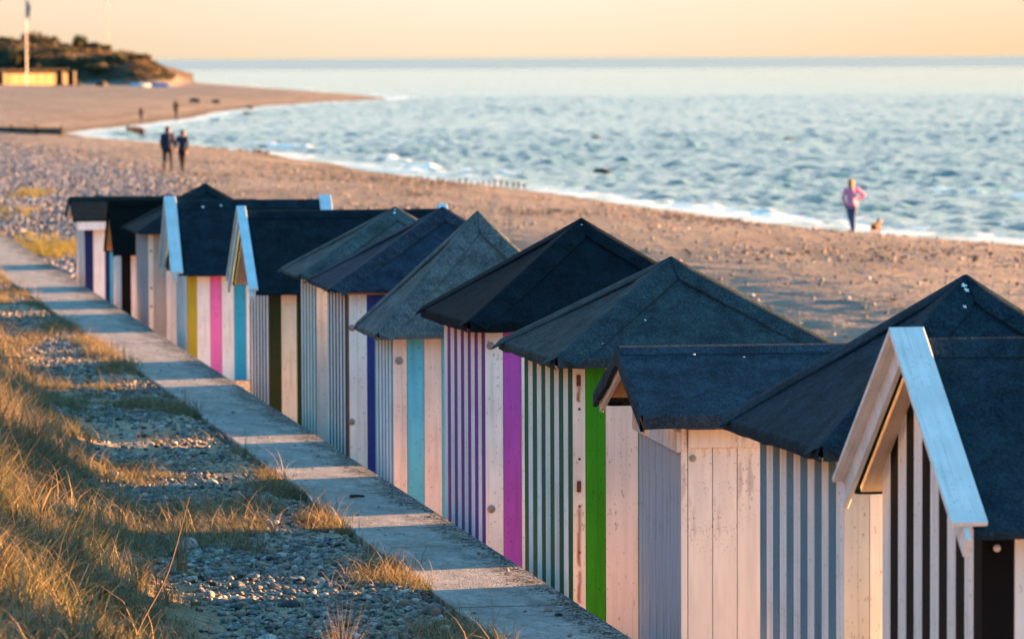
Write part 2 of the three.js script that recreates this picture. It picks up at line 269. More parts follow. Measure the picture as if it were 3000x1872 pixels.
{ // concrete walk, cast in long slabs
  const path = new THREE.Group(); let t = 2.1;
  for (let k = 0; k < 10; k++) {
    const t0 = t, t1 = t + 9.96, th = .14, c = .012, w0 = pathW(t0), w1 = pathW(t1), pos = [], uv = []; const n = 16;
    const sec = f => { const tt = mixc(t0, t1, f), w = mixc(w0, w1, f), dy = (fbm(tt * .4, k, 3, 2) - .5) * .008; return [[-w, -th], [-w, -c + dy], [-w + c, dy], [-c, dy], [0, -c + dy], [0, -th]].map(([s, y]) => { const [x, z] = toWorld(s, tt); return [x, y + PATH_Y, z, 1 + s / w, tt]; }); };
    for (let i = 0; i < n; i++) { const a = sec(i / n), b = sec((i + 1) / n); for (let m = 0; m < 5; m++) for (const v of [a[m], a[m + 1], b[m], a[m + 1], b[m + 1], b[m]]) { pos.push(v[0], v[1], v[2]); uv.push(v[3], v[4]); } }
    for (const [f, flip] of [[0, 1], [1, 0]]) { const a = sec(f); for (let m = 1; m < 5; m++) for (const v of flip ? [a[0], a[m + 1], a[m]] : [a[0], a[m], a[m + 1]]) { pos.push(v[0], v[1], v[2]); uv.push(v[3], v[1]); } }
    const g = fromTris(pos); g.setAttribute('uv', new THREE.Float32BufferAttribute(uv, 2)); mesh('slab', g, M.concrete, path); t += 9.98;
  }
  top('concrete_path', path, 'straight concrete walk behind the row of huts', null, null, 'structure');
}

// ------------------------------------------------------------------ beach huts
// board: front face at z = 0, chamfered arrises, top may be cut to a slope
function boardGeo(w, h0, h1, th, ou) {
  const c = .004, P = (x, y, z) => [x, y, z], hx = x => mixc(h0, h1, x / w), pts = [], q = (a, b, cc, d) => pts.push(...a, ...b, ...cc, ...a, ...cc, ...d);
  const xs = [[0, -th], [0, -c], [c, 0], [w - c, 0], [w, -c], [w, -th]];
  for (let i = 0; i < 5; i++) { const [xa, za] = xs[i], [xb, zb] = xs[i + 1]; q(P(xa, 0, za), P(xb, 0, zb), P(xb, hx(xb), zb), P(xa, hx(xa), za)); }
  for (let i = 1; i < 5; i++) pts.push(...P(xs[0][0], h0, -th), ...P(xs[i][0], hx(xs[i][0]), xs[i][1]), ...P(xs[i + 1][0], hx(xs[i + 1][0]), xs[i + 1][1]));
  return metricUV(fromTris(pts), .5, ou, ou * 1.7);
}
const boardCache = {};
function board(parent, w, h0, h1, m, R, name = 'board') {
  const v = Math.floor(R() * 4), k = [w.toFixed(3), h0.toFixed(3), h1.toFixed(3), v].join();
  return mesh(name, boardCache[k] ??= boardGeo(w, h0, h1, .022, v * .27 + .1), m, parent);
}
// curved sheet between four corners (a-b eave, d-c top) with wrinkles that die out at the rim
function sheet(a, b, c, d, nu, nv, sag, wrinkle, seed) {
  const out = [], A = new THREE.Vector3(...a), B = new THREE.Vector3(...b), C = new THREE.Vector3(...c), D = new THREE.Vector3(...d);
  const n = B.clone().sub(A).cross(D.clone().sub(A)).normalize(); if (n.lengthSq() < .1) n.copy(B.clone().sub(A).cross(C.clone().sub(A)).normalize());
  const pt = (i, j) => { const u = i / nu, v = j / nv, p = A.clone().lerp(B, u).lerp(D.clone().lerp(C, u), v), e = Math.sin(Math.PI * u) * Math.sin(Math.PI * clamp(v * .98 + .02));
    return p.addScaledVector(n, -sag * e + (fbm(u * 5 + seed, v * 4, 60 + seed, 3) - .5) * wrinkle * clamp(4 * u * (1 - u)) * clamp(6 * v * (1 - v))); };
  const P = []; for (let j = 0; j <= nv; j++) for (let i = 0; i <= nu; i++) P.push(pt(i, j));
  const g = new THREE.BufferGeometry(), pos = [], uv = [], idx = [], ux = B.clone().sub(A).normalize(), vx = n.clone().cross(ux);
  for (const p of P) { pos.push(p.x, p.y, p.z); const r = p.clone().sub(A); uv.push(r.dot(ux) + seed * .37, r.dot(vx) + seed * .61); }
  for (let j = 0; j < nv; j++) for (let i = 0; i < nu; i++) { const o = j * (nu + 1) + i; idx.push(o, o + 1, o + nu + 2, o, o + nu + 2, o + nu + 1); }
  g.setAttribute('position', new THREE.Float32BufferAttribute(pos, 3)); g.setAttribute('uv', new THREE.Float32BufferAttribute(uv, 2)); g.setIndex(idx); g.computeVertexNormals();
  return g.toNonIndexed();
}
// felt folded down over an edge from a to b, hanging by drop, outward direction o
function fold(a, b, o, drop, seed, wav = .012, n = 24) {
  const A = new THREE.Vector3(...a), B = new THREE.Vector3(...b), O = new THREE.Vector3(...o), pos = [], uv = [], idx = [], L = A.distanceTo(B);
  const rows = [[0, 0], [.012, -.006], [.020, -.02], [.022, -drop * .6], [.018, -drop], [-.012, -drop - .002]];
  for (let j = 0; j < rows.length; j++) for (let i = 0; i <= n; i++) { const u = i / n, w = (fbm(u * L * 5, seed, 66, 2) - .5) * 2 * wav, p = A.clone().lerp(B, u).addScaledVector(O, rows[j][0] + (j > 2 ? w * .5 : 0)); p.y += rows[j][1] + (j > 2 ? w : j > 0 ? w * .3 : 0); pos.push(p.x, p.y, p.z); uv.push(u * L + seed * .4, rows[j][1]); }
  for (let j = 0; j < rows.length - 1; j++) for (let i = 0; i < n; i++) { const o2 = j * (n + 1) + i; idx.push(o2, o2 + n + 1, o2 + n + 2, o2, o2 + n + 2, o2 + 1); }
  const g = new THREE.BufferGeometry(); g.setAttribute('position', new THREE.Float32BufferAttribute(pos, 3)); g.setAttribute('uv', new THREE.Float32BufferAttribute(uv, 2)); g.setIndex(idx); g.computeVertexNormals(); return g.toNonIndexed();
}
// strip of felt laid over a hip or ridge: from p to e, w wide on each of the faces that hold a and b
function capStrip(p, e, a, b, w, lift, taper, seed) {
  const P = new THREE.Vector3(...p), E = new THREE.Vector3(...e), dir = E.clone().sub(P), len = dir.length(); dir.normalize();
  const side = q => { const v = new THREE.Vector3(...q).sub(P); v.addScaledVector(dir, -v.dot(dir)); return v.normalize(); };
  const va = side(a), vb = side(b), na = dir.clone().cross(va).normalize(), nb = dir.clone().cross(vb).normalize(); if (na.y < 0) na.negate(); if (nb.y < 0) nb.negate();
  const angA = Math.acos(clamp(new THREE.Vector3(...a).sub(P).normalize().dot(dir), -1, 1)), angB = Math.acos(clamp(new THREE.Vector3(...b).sub(P).normalize().dot(dir), -1, 1));
  const n = 22, rows = [], pos = [], uv = [], idx = [];
  for (let i = 0; i <= n; i++) {
    const k = i / n * len, wa = taper ? Math.min(w, k * Math.tan(angA / 2)) : w, wb = taper ? Math.min(w, k * Math.tan(angB / 2)) : w, j1 = (fbm(k * 3, seed, 67, 2) - .5) * .016 * (wa / w), j2 = (fbm(k * 3, seed + 5, 68, 2) - .5) * .016 * (wb / w);
    const c = P.clone().addScaledVector(dir, k), nn = na.clone().add(nb).normalize();
    rows.push([c.clone().addScaledVector(va, wa + j1).addScaledVector(na, -.004), c.clone().addScaledVector(va, wa + j1 - .001).addScaledVector(na, lift), c.clone().addScaledVector(va, wa * .25).addScaledVector(na, lift + .003), c.clone().addScaledVector(nn, lift + .004), c.clone().addScaledVector(vb, wb * .25).addScaledVector(nb, lift + .003), c.clone().addScaledVector(vb, wb + j2 - .001).addScaledVector(nb, lift), c.clone().addScaledVector(vb, wb + j2).addScaledVector(nb, -.004)]);
  }
  rows.forEach((r, i) => r.forEach((v, m) => { pos.push(v.x, v.y, v.z); uv.push(i / n * len + seed * .3, m * w * .35 + seed * .2); }));
  for (let i = 0; i < n; i++) for (let m = 0; m < 6; m++) { const o = i * 7 + m; idx.push(o, o + 1, o + 8, o, o + 8, o + 7); }
  const g = new THREE.BufferGeometry(); g.setAttribute('position', new THREE.Float32BufferAttribute(pos, 3)); g.setAttribute('uv', new THREE.Float32BufferAttribute(uv, 2)); g.setIndex(idx); g.computeVertexNormals(); return g;
}
const discGeo = new THREE.LatheGeometry([[0, .012], [.008, .012], [.013, .010], [.014, .006], [.030, .005], [.036, .002], [.037, 0]].map(p => new THREE.Vector2(...p)), 18); discGeo.rotateX(Math.PI / 2);
function splatGeo(r, seed) { const pos = [], n = 12, R = k => r * (.5 + h2(k % n, seed, 3)); for (let k = 0; k < n; k++) { const a = k / n * 6.283, b = (k + 1) / n * 6.283; pos.push(0, .004, 0, Math.cos(b) * R(k + 1), 0, Math.sin(b) * R(k + 1), Math.cos(a) * R(k), 0, Math.sin(a) * R(k)); } return fromTris(pos); }

const Wh = '#ecedec', Pk = '#f0dfd7', Cr = '#f0e0c6';
let hutSeed = 100;
function hut(o) {
  const { dn, W, L, eave, apex, roof } = o, R = rng(hutSeed++), sN = o.s ?? .5, t0 = tOfDepth(dn, sN), [px, pz] = toWorld(sN, t0);
  const g = new THREE.Group(); let y0 = 9; for (const [a, b] of [[0, 0], [L, 0], [0, W], [L, W]]) { const [x, z] = toWorld(sN + a, t0 + b); y0 = Math.min(y0, groundY(x, z)); } y0 -= .03;
  g.position.set(px, y0, pz); g.rotation.y = YAW + (o.yaw ?? 0) * Math.PI / 180;
  const yE = eave - y0, yA = apex - y0, gable = roof.type === 'gable', on = o.on ?? .17, ol = o.ol ?? .17;
  const slopeAt = z => gable ? yA - .05 - (Math.abs(z + W / 2)) * (yA - yE) / (W / 2 + on) : yE;     // roof line over the path-side wall
  const wallTop = gable ? slopeAt(0) : yE + .03;
  // inner frame
  const fr = [box(L - .06, wallTop - .02, W - .06, L / 2, wallTop / 2 - .01, -W / 2)];
  mesh('frame', mergeGeometries(fr), M.core, g);
  // side wall towards the next hut: boards laid out from the path corner
  const sw = part('side_wall', g); let x = 0, i = 0;
  while (x < L - .02) { const [hex, wd, dirty] = o.side[i < o.side.length ? i : o.repeat + (i - o.repeat) % (o.side.length - o.repeat)]; const w = Math.min(wd, L - x), b = board(sw, w - .004, wallTop, wallTop, paint(hex, dirty), R); b.position.set(x + .002, 0, (R() - .5) * .004 + (o.proud && i % 2 === 0 ? .006 : 0)); x += wd; i++; }
  // wall towards the path
  const bw = part('back_wall', g), n = Math.round(W / o.backW); const w = W / n;
  for (let k = 0; k < n; k++) { // k = 0 at the corner nearest the viewer's end of the row
    const [hex, , dirty] = o.back[k % o.back.length], za = -k * w, zb = za - w; let ha = slopeAt(za), hb = slopeAt(zb);
    if (gable && o.gableSplit) ha = hb = Math.min(slopeAt(0), slopeAt(-W)) - .02;
    const ridge = gable && za > -W / 2 && zb < -W / 2;
    const b = board(bw, w - .005, ridge ? Math.min(ha, hb) + .02 : hb, ridge ? Math.min(ha, hb) + .02 : ha, paint(hex, dirty), R); b.rotation.y = -Math.PI / 2; b.position.set(-(R() - .5) * .002 - (k % 2 ? .0015 : 0), 0, zb + .0025);
  }
  // the two walls turned from the viewer, far one whitened to bounce light
  const fw = mesh('front_wall', box(.022, wallTop, W, L - .008, wallTop / 2, -W / 2), paint(Wh), g), ow = mesh('far_wall', box(L - .05, wallTop, .022, L / 2, wallTop / 2, -W + .008), paint('#ecebe8'), g);
  for (const m of [fw, ow]) m.geometry = metricUV(m.geometry, .5);
  // roof
  const rm = felt(...roof.color), cm = felt(...(roof.cap ?? roof.color)), rf = part('roof', g), zn = on, zf = -W - on, xl = -ol, xr = L + ol, drop = roof.drop ?? .09;
  if (!gable) {
    const NL = [xl, yE, zn], NR = [xr, yE, zn], FL = [xl, yE, zf], FR = [xr, yE, zf], A = [L / 2 + (roof.ax ?? 0), yA, -W / 2], s = hutSeed;
    const faces = [[NL, NR, [0, 0, 1]], [FL, NL, [-1, 0, 0]], [FR, FL, [0, 0, -1]], [NR, FR, [1, 0, 0]]];
    const geos = faces.flatMap(([a, b, out], k) => [sheet(a, b, A, A, 16, 12, .018, .02, s + k), fold(a, b, out, drop, s + k)]);
    geos.push(metricUV(fromTris([...NL, ...FR, ...NR, ...NL, ...FL, ...FR].map((v, k) => k % 3 === 1 ? v - drop * .7 : v))));
    mesh('felt_covering', mergeGeometries(geos.map(q => { q.deleteAttribute('normal'); q.computeVertexNormals(); return q; }).map((q, k) => q)), rm, rf);
    [[NL, NR, FL], [FR, FL, NR], [FL, NL, FR], [NR, FR, NL]].forEach(([e, a, b], k) => mesh('hip_cap', capStrip(A, e, a, b, roof.capW ?? .17, .004 + .0025 * k, true, s + k * 3), cm, rf));
  } else {
    const s = hutSeed, zr = -W / 2, NL = [xl, yE, zn], NR = [xr, yE, zn], FL = [xl, yE, zf], FR = [xr, yE, zf], RL = [xl, yA, zr], RR = [xr, yA, zr];
    const geos = [sheet(NL, NR, RR, RL, 16, 10, .008, .022, s), sheet(FR, FL, RL, RR, 16, 10, .008, .022, s + 1), fold(NL, NR, [0, 0, 1], drop, s), fold(FR, FL, [0, 0, -1], drop, s + 2)];
    if (!roof.barge) geos.push(fold(RL, NL, [-1, 0, 0], drop * 1.1, s + 3), fold(FL, RL, [-1, 0, 0], drop * 1.1, s + 4), fold(NR, RR, [1, 0, 0], drop * 1.1, s + 5), fold(RR, FR, [1, 0, 0], drop * 1.1, s + 6));
    mesh('felt_covering', mergeGeometries(geos.map(q => { q.deleteAttribute('normal'); q.computeVertexNormals(); return q; })), rm, rf);
    mesh('ridge_cap', capStrip(RL, RR, NL, FL, roof.capW ?? .16, .008, false, s), cm, rf);
    // deck under the felt
    for (const [zE, sg] of [[zn - .015, 1], [zf + .015, -1]]) { const dz = zE - zr, dy = yE - yA, len = Math.hypot(dz, dy), b = metricUV(box(xr - xl - .05, .035, len - .03)); const m = mesh('roof_deck', b, roof.deck ?? (roof.barge ? paint('#cbbfb0') : M.timber), rf); m.position.set((xl + xr) / 2, (yE + yA) / 2 - .038, (zE + zr) / 2); m.rotation.x = Math.atan2(-dy, dz) + (sg < 0 ? Math.PI : 0); }
    if (roof.barge) for (const end of [xl, xr]) for (const sg of [1, -1]) { // capping board along the rake with a fascia board under it
      const zE = sg > 0 ? zn + .03 : zf - .03, dz = zE - zr, dy = (yE - yA) * Math.abs(dz) / Math.abs((sg > 0 ? zn : zf) - zr), len = Math.hypot(dz, dy), cx = end + (end < 0 ? -.03 : .03), bm = paint(roof.barge);
      const ang = Math.atan2(-dy, dz) + 0;
      const cap = mesh('capping_board', chBox(roof.bargeW ?? .19, .03, len + .03, .003), bm, rf); cap.rotation.x = ang + (sg < 0 ? 0 : 0); cap.position.set(cx, yA + dy / 2 + .052 + (sg > 0 ? .004 : 0), zr + dz / 2);
      const fas = mesh('bargeboard', chBox(.03, .125, len + .1, .003), bm, rf); fas.rotation.x = ang; const nx = Math.cos(ang), nz = Math.sin(ang); fas.position.set(cx + (end < 0 ? -.02 : .02), yA + dy / 2 + .034 - .0625 * Math.abs(nx), zr + dz / 2 - .0625 * nz * Math.sign(nx));
      fas.position.z += Math.sign(dz) * .05 * Math.cos(ang) * Math.sign(Math.cos(ang)); fas.position.y += dy / len * .05;
    }
    if (roof.soffit) for (const sg of [1, -1]) { const zE = sg > 0 ? zn - .03 : zf + .03, dz = zE - zr, dy = yE - yA, len = Math.hypot(dz, dy), ang = Math.atan2(-dy, dz), m = mesh('bargeboard', chBox(.03, .09, len - .04, .003), paint('#d8cdc0', true), rf); m.rotation.x = ang; m.position.set(xl + .035, (yE + yA) / 2 - .12, (zE + zr) / 2); }
  }
  (roof.splats ?? []).forEach(([u, v, r], k) => { const zz = gable ? mixc(zn, -W / 2, v) : mixc(zn, -W / 2, v), yy = mixc(yE, yA, v), xx = gable ? mixc(xl, xr, u) : mixc(mixc(xl, xr, u), L / 2, v), m = mesh('bird_dropping', splatGeo(r * .6, k + hutSeed), M.droppings, rf); m.rotation.x = Math.atan2(yA - yE, W / 2 + on); m.position.set(xx, yy + .014, zz); });
  // unseen slatted screens at the seaward front, sized to widen the path's shadow bands
  // (lengths in metres: towards the viewer, away from the viewer)
  (o.unseen_screen ?? []).forEach((len, far) => { if (len < .12) return; const wb = part('unseen_screen', g), nn = Math.ceil(len / .14), ww = len / nn; for (let k = 0; k < nn; k++) { const m = board(wb, ww - .003, 2.75 - y0, 2.75 - y0, paint(o.side[0][0]), R, 'slat'); m.rotation.y = -Math.PI / 2; m.position.set(L - .05, 0, (far ? -W - len : 0) + k * ww + .0015); } });
  (o.extra ?? (() => {}))(g, y0, R);
  return top('beach_hut', g, o.label, 'beach hut', 'beach huts in a row along the concrete path');
}
const stainAlpha = tex(64, 256, (u, v) => { const w = .5 - Math.abs(u - .5 - (fbm(v * 3, 1, 8, 2) - .5) * .3); return sstep(.10, .42, w) * sstep(0, .08, v) * sstep(1, .8, v) * (.15 + .75 * fbm(u * 9, v * 5, 9, 4)); });
const stainMat = new THREE.MeshStandardMaterial({ name: 'rust stain', color: lin('#a8622a'), alphaMap: stainAlpha, transparent: true, roughness: .9 });
const washers = list => (g, y0) => { for (const [x, y, k] of list) { const m = mesh('washer', discGeo, M.zinc, g); m.position.set(x, y - y0, .008); if (k) m.scale.setScalar(k); } };
const sideAlt = (a, b, w = .168) => [[a, w], [b, w]];

hut({ dn: 23.05, W: 2.05, L: 2.3, eave: 3.10, apex: 4.02, ol: .11, on: .2, backW: .17, back: [['#0d0c0d'], [Wh]], side: [['#0d0c0d', .18], [Wh, .18]], repeat: 0,
  roof: { type: 'gable', color: [.03, .06, .085], barge: '#d9dee0', bargeW: .2, drop: .06, splats: [[.2, .55, .015], [.25, .3, .014], [.32, .75, .02]] },
  extra: (g, y0) => { const k = mesh('door_knob', new THREE.SphereGeometry(.02, 14, 10), paint('#e8e2da'), g); k.position.set(.075, 2.97 - y0, .025); },
  label: 'black and white striped hut with white bargeboards over its steep gable' });
hut({ dn: 25.96, W: 1.95, L: 2.15, eave: 3.27, apex: 4.22, yaw: 1.5, ol: .18, on: .17, backW: .163, back: [[Wh], ['#63889d']], side: [['#b9c2c6', .165], [Wh, .16]], repeat: 0,
  roof: { type: 'hip', color: [.03, .062, .088], splats: [[.3, .93, .03], [.4, .9, .025], [.35, .8, .02]] },
  label: 'grey-blue and white striped hut with dark hipped felt roof' });
hut({ dn: 30.46, unseen_screen: [0.45, 1.17], W: 1.81, L: 2.35, eave: 3.10, apex: 3.50, yaw: -2.5, ol: .30, on: .18, backW: .15, back: [['#a9b0bc', 0, true]], side: [['#ece2d8', .05, true], ['#ece2d8', .178, true]], repeat: 1, gableSplit: true,
  roof: { type: 'gable', color: [.055, .085, .12], drop: .11, capW: .15, soffit: true, deck: M.timber, splats: [[.42, .5, .035], [.18, .85, .02], [.3, .8, .014]] },
  extra: (g, y0, R) => { washers([[.085, 2.77, .7]])(g, y0);
    const h = 3.0 - y0, f = mesh('fascia_board', chBox(2.3, .13, .03), paint('#ece0d4', true), g); f.position.set(1.2, h - .09, .018);
    const f2 = mesh('fascia_board', chBox(.03, .15, 1.95), paint('#cfcfd2', true), g); f2.position.set(-.022, h - .11, -.93);
    const tri = fromTris([0, 0, -.06, 0, 0, -1.75, 0, .42, -.905]); const m = mesh('gable_panel', metricUV(tri, .5), paint('#cfccc8', true), g); m.position.set(-.008, h - .04, 0); },
  label: 'weathered white boarded hut under a low gabled felt roof' });
hut({ dn: 34.42, unseen_screen: [0.00, 1.20], W: 2.0, L: 2.08, eave: 3.22, apex: 3.95, yaw: .8, ol: .16, on: .18, backW: .182, back: [['#1f6247'], [Wh]], side: [['#e6d8cb', .107], ['#378c1c', .162], ['#e0cfc6', .27], ['#378c1c', .162], [Wh, .18]], repeat: 1,
  roof: { type: 'hip', color: [.066, .10, .115], capW: .2, drop: .085, splats: [[.25, .35, .016], [.12, .12, .01]] },
  extra: (g, y0) => { for (const y of [3.03, 2.18]) { const h = mesh('hinge', chBox(.034, .09, .012, .003), M.rust, g); h.position.set(.05, y - y0, .008); } for (const [y, h] of [[2.93, .16], [1.98, .55], [1.45, .3]]) { const m = mesh('rust_stain', new THREE.PlaneGeometry(.06, h), stainMat, g); m.position.set(.052, y - h / 2 - y0 + .08, .0055); } for (const y of [2.8, 2.4, 2.02, 1.65, 1.2]) { const b = mesh('rusty_bolt', discGeo, M.rust, g); b.scale.setScalar(.3); b.position.set(.055, y - y0, .003); } },
  label: 'dark green and white striped hut with bright green boards on its side' });
hut({ dn: 38.46, unseen_screen: [0.00, 1.41], W: 2.0, L: 2.2, eave: 3.27, apex: 4.12, yaw: 1.2, ol: .17, on: .17, backW: .164, back: [['#7b3a96'], [Wh]], side: [[Wh, .165], ['#b459c1', .165]], repeat: 0,
  roof: { type: 'hip', color: [.012, .024, .036], capW: .18, drop: .1, splats: [[.42, .93, .014]] },
  extra: washers([[.05, 3.04], [.05, 1.58]]),
  label: 'purple and white striped hut with near-black hipped roof' });
hut({ dn: 42.9, s: .35, unseen_screen: [0.00, 1.57], W: 1.23, L: 1.94, eave: 2.89, apex: 4.05, ol: .16, on: .17, backW: .115, back: [['#57a6c6'], [Wh]], side: [[Pk, .146], ['#5fbddd', .17], [Pk, .18], ['#5fbddd', .17]], repeat: 1,
  roof: { type: 'hip', color: [.17, .22, .23], capW: .16, drop: .07 },
  extra: washers([[.065, 2.60, 1.1]]),
  label: 'pale blue and pinkish white hut under a tall grey pointed roof' });
hut({ dn: 47.23, unseen_screen: [0.57, 0.77], W: 1.95, L: 2.4, eave: 3.10, apex: 3.93, yaw: -1.5, ol: .18, on: .17, backW: .163, back: [['#2a2c4c'], [Wh]], side: [['#7a5a38', .025], [Wh, .2], ['#2f3f86', .21], [Wh, .2], ['#2f3f86', .21]], repeat: 1,
  roof: { type: 'hip', color: [.045, .07, .11], cap: [.065, .085, .12], drop: .05 },
  extra: (g, y0) => { washers([[.06, 2.66], [.05, 1.63]])(g, y0); const f = mesh('fascia_board', chBox(2.4, .045, .03), M.timber, g); f.position.set(1.2, 3.045 - y0, .02); },
  label: 'navy and white striped hut with bare timber fascia under the eaves' });
hut({ dn: 49.7, unseen_screen: [0.00, 2.63], W: 1.35, L: 2.05, eave: 3.13, apex: 3.86, ol: .2, on: .17, backW: .135, back: [['#6a8c7e'], [Wh]], side: [[Wh, .17]], repeat: 0,
  roof: { type: 'hip', color: [.12, .16, .165], drop: .05, splats: [[.45, .9, .03], [.4, .55, .02], [.48, .95, .02]] },
  label: 'grey-green and white striped hut squeezed close behind the navy one' });
hut({ dn: 54.9, s: .6, unseen_screen: [0.14, 0.87], W: 2.2, L: 2.18, eave: 2.66, apex: 3.63, ol: .2, on: .17, backW: .168, back: [['#2f2628'], [Wh]], side: [['#343a1f', .147], [Cr, .2], ['#343a1f', .147], [Cr, .2]], repeat: 0,
  roof: { type: 'gable', color: [.014, .032, .046], barge: '#b8d6e2', bargeW: .12, drop: .05 },
  label: 'dark striped hut with olive and cream boards and pale blue bargeboards' });
hut({ dn: 64.0, unseen_screen: [0.00, 3.14], W: 1.55, L: 2.0, eave: 2.44, apex: 3.48, ol: .14, on: .15, backW: .13, back: [['#8b8c92'], [Wh]], side: [['#a99c2e', .14], [Wh, .2], ['#e070b4', .17], [Wh, .185], ['#349fc2', .18], [Wh, .19]], repeat: 0,
  roof: { type: 'gable', color: [.018, .044, .066], barge: '#b8d6e2', bargeW: .18, drop: .04, splats: [[.2, .9, .03], [.32, .92, .03]] },
  label: 'white hut with yellow, pink and teal boards and pale blue bargeboards' });
hut({ dn: 70.05, unseen_screen: [0.00, 0.41], W: 2.2, L: 2.1, eave: 2.82, apex: 3.55, ol: .17, on: .17, backW: .17, back: [['#8f9199']], side: [['#e6d8cb', .085], ['#a79f97', .2], [Pk, .17], ['#a79f97', .2]], repeat: 1,
  roof: { type: 'hip', color: [.026, .04, .05], drop: .04, splats: [[.2, .5, .04]] },
  extra: (g, y0) => { for (const y of [2.5, 1.9, 1.6]) { const b = mesh('rusty_bolt', discGeo, M.rust, g); b.scale.setScalar(.5); b.position.set(.042, y - y0, .003); } },
  label: 'plain grey hut with a low dark hipped roof' });
hut({ dn: 75.0, W: 1.6, L: 2.3, eave: 2.26, apex: 3.13, ol: .14, on: .15, backW: .14, back: [['#8b8790'], [Wh]], side: [['#0c0b0c', .165], [Pk, .18], ['#0c0b0c', .165]], repeat: 0,
  roof: { type: 'gable', color: [.008, .010, .011], drop: .06 },
  label: 'small hut with a deep black gabled roof and black boards' });
hut({ dn: 83.0, W: 1.95, L: 2.3, eave: 2.54, apex: 2.94, ol: .2, on: .16, backW: .16, back: [[Pk], ['#c9b8ac']], side: [['#1d2a63', .17], [Wh, .225], ['#1d2a63', .09], ['#4aa0bf', .09], [Wh, .2]], repeat: 0,
  roof: { type: 'gable', color: [.015, .032, .034], drop: .03, soffit: true, splats: [[.3, .25, .04]] },
  extra: (g, y0) => { const f = mesh('fascia_board', chBox(2.6, .16, .03), paint(Wh), g); f.position.set(1.15, 2.42 - y0, .15); },
  label: 'navy and white hut with a white fascia at the end of the row' });
console.log('huts built');

// ------------------------------------------------------------------ stones
const inView = (x, y, z, m = .18) => { const d = -z, u = x / d / .1186, v = ((y - EYE) / d + .0602) / .0738; return d > 6 && Math.abs(u) < 1 + m && Math.abs(v) < 1 + m; };
const stoneGeos = []; for (let k = 0; k < 6; k++) { let g = new THREE.IcosahedronGeometry(1, 2); g.deleteAttribute('normal'); g.deleteAttribute('uv'); g = mergeVertices(g, 1e-4); const p = g.attributes.position, R = rng(900 + k), sx = 1, sy = .42 + R() * .28, sz = .62 + R() * .3; for (let i = 0; i < p.count; i++) { const x = p.getX(i), y = p.getY(i), z = p.getZ(i), n = .86 + .3 * fbm(x * 1.3 + k * 7 + 9, y * 1.3 + z * .9 + 9, 200 + k, 3); p.setXYZ(i, x * n * sx, y * n * sy, z * n * sz); } g.computeVertexNormals();
  const uv = []; for (let i = 0; i < p.count; i++) uv.push(p.getX(i) * .4 + k * .2, p.getZ(i) * .4 + p.getY(i) * .3); g.setAttribute('uv', new THREE.Float32BufferAttribute(uv, 2)); stoneGeos.push(g); }
const stoneTones = [['blue-grey', .27, .28, .295], ['slate-dark', .07, .075, .09], ['chalky white', .60, .58, .55], ['sandy brown', .38, .30, .23], ['mid-grey', .34, .335, .325], ['reddish', .31, .20, .17]];
const pickTone = r => r < .36 ? 0 : r < .47 ? 1 : r < .58 ? 2 : r < .72 ? 3 : r < .93 ? 4 : 5;
function scatter(name, geos, mat, list, label, kind = 'stuff') { // list: [geo index, x, y, z, scale xyz, turn quaternion, colour]
  const holder = new THREE.Group(); const mtx = new THREE.Matrix4();
  geos.forEach((g, k) => { const mine = list.filter(q => q.k === k); if (!mine.length) return; const im = new THREE.InstancedMesh(g, mat, mine.length); im.name = name + '_patch'; im.castShadow = im.receiveShadow = true;
    mine.forEach((q, i) => { mtx.compose(q.p, q.q, q.s); im.setMatrixAt(i, mtx); im.setColorAt(i, q.c); }); im.instanceMatrix.needsUpdate = true; holder.add(im); });
  return top(name, holder, label, null, null, kind);
}
const up = new THREE.Vector3(0, 1, 0), E3 = (x, y, z) => new THREE.Euler(x, y, z);
function stoneItem(R, x, z, r, sink = .25) { const tone = pickTone(R()), [, a, b, c] = stoneTones[tone], k = .75 + R() * .55, g = Math.floor(R() * 6);
  return { k: g, tone, p: new THREE.Vector3(x, groundY(x, z) + r * (.5 - sink), z), q: new THREE.Quaternion().setFromEuler(E3((R() - .5) * .7, R() * 6.28, (R() - .5) * .7)), s: new THREE.Vector3(r * (.8 + R() * .5), r * (.8 + R() * .4), r * (.8 + R() * .4)), c: new THREE.Color().setRGB(a * k, b * k, c * k) }; }
const pebbly = (q, t) => clamp(sstep(.36, .56, fbm(q * .8 + 4, t * .28, 95, 3)) * .62 + .10) * sstep(0, .12, q) * (1 - sstep(1.5, 2.3, q + (fbm(q, t * .5, 96, 2) - .5)));
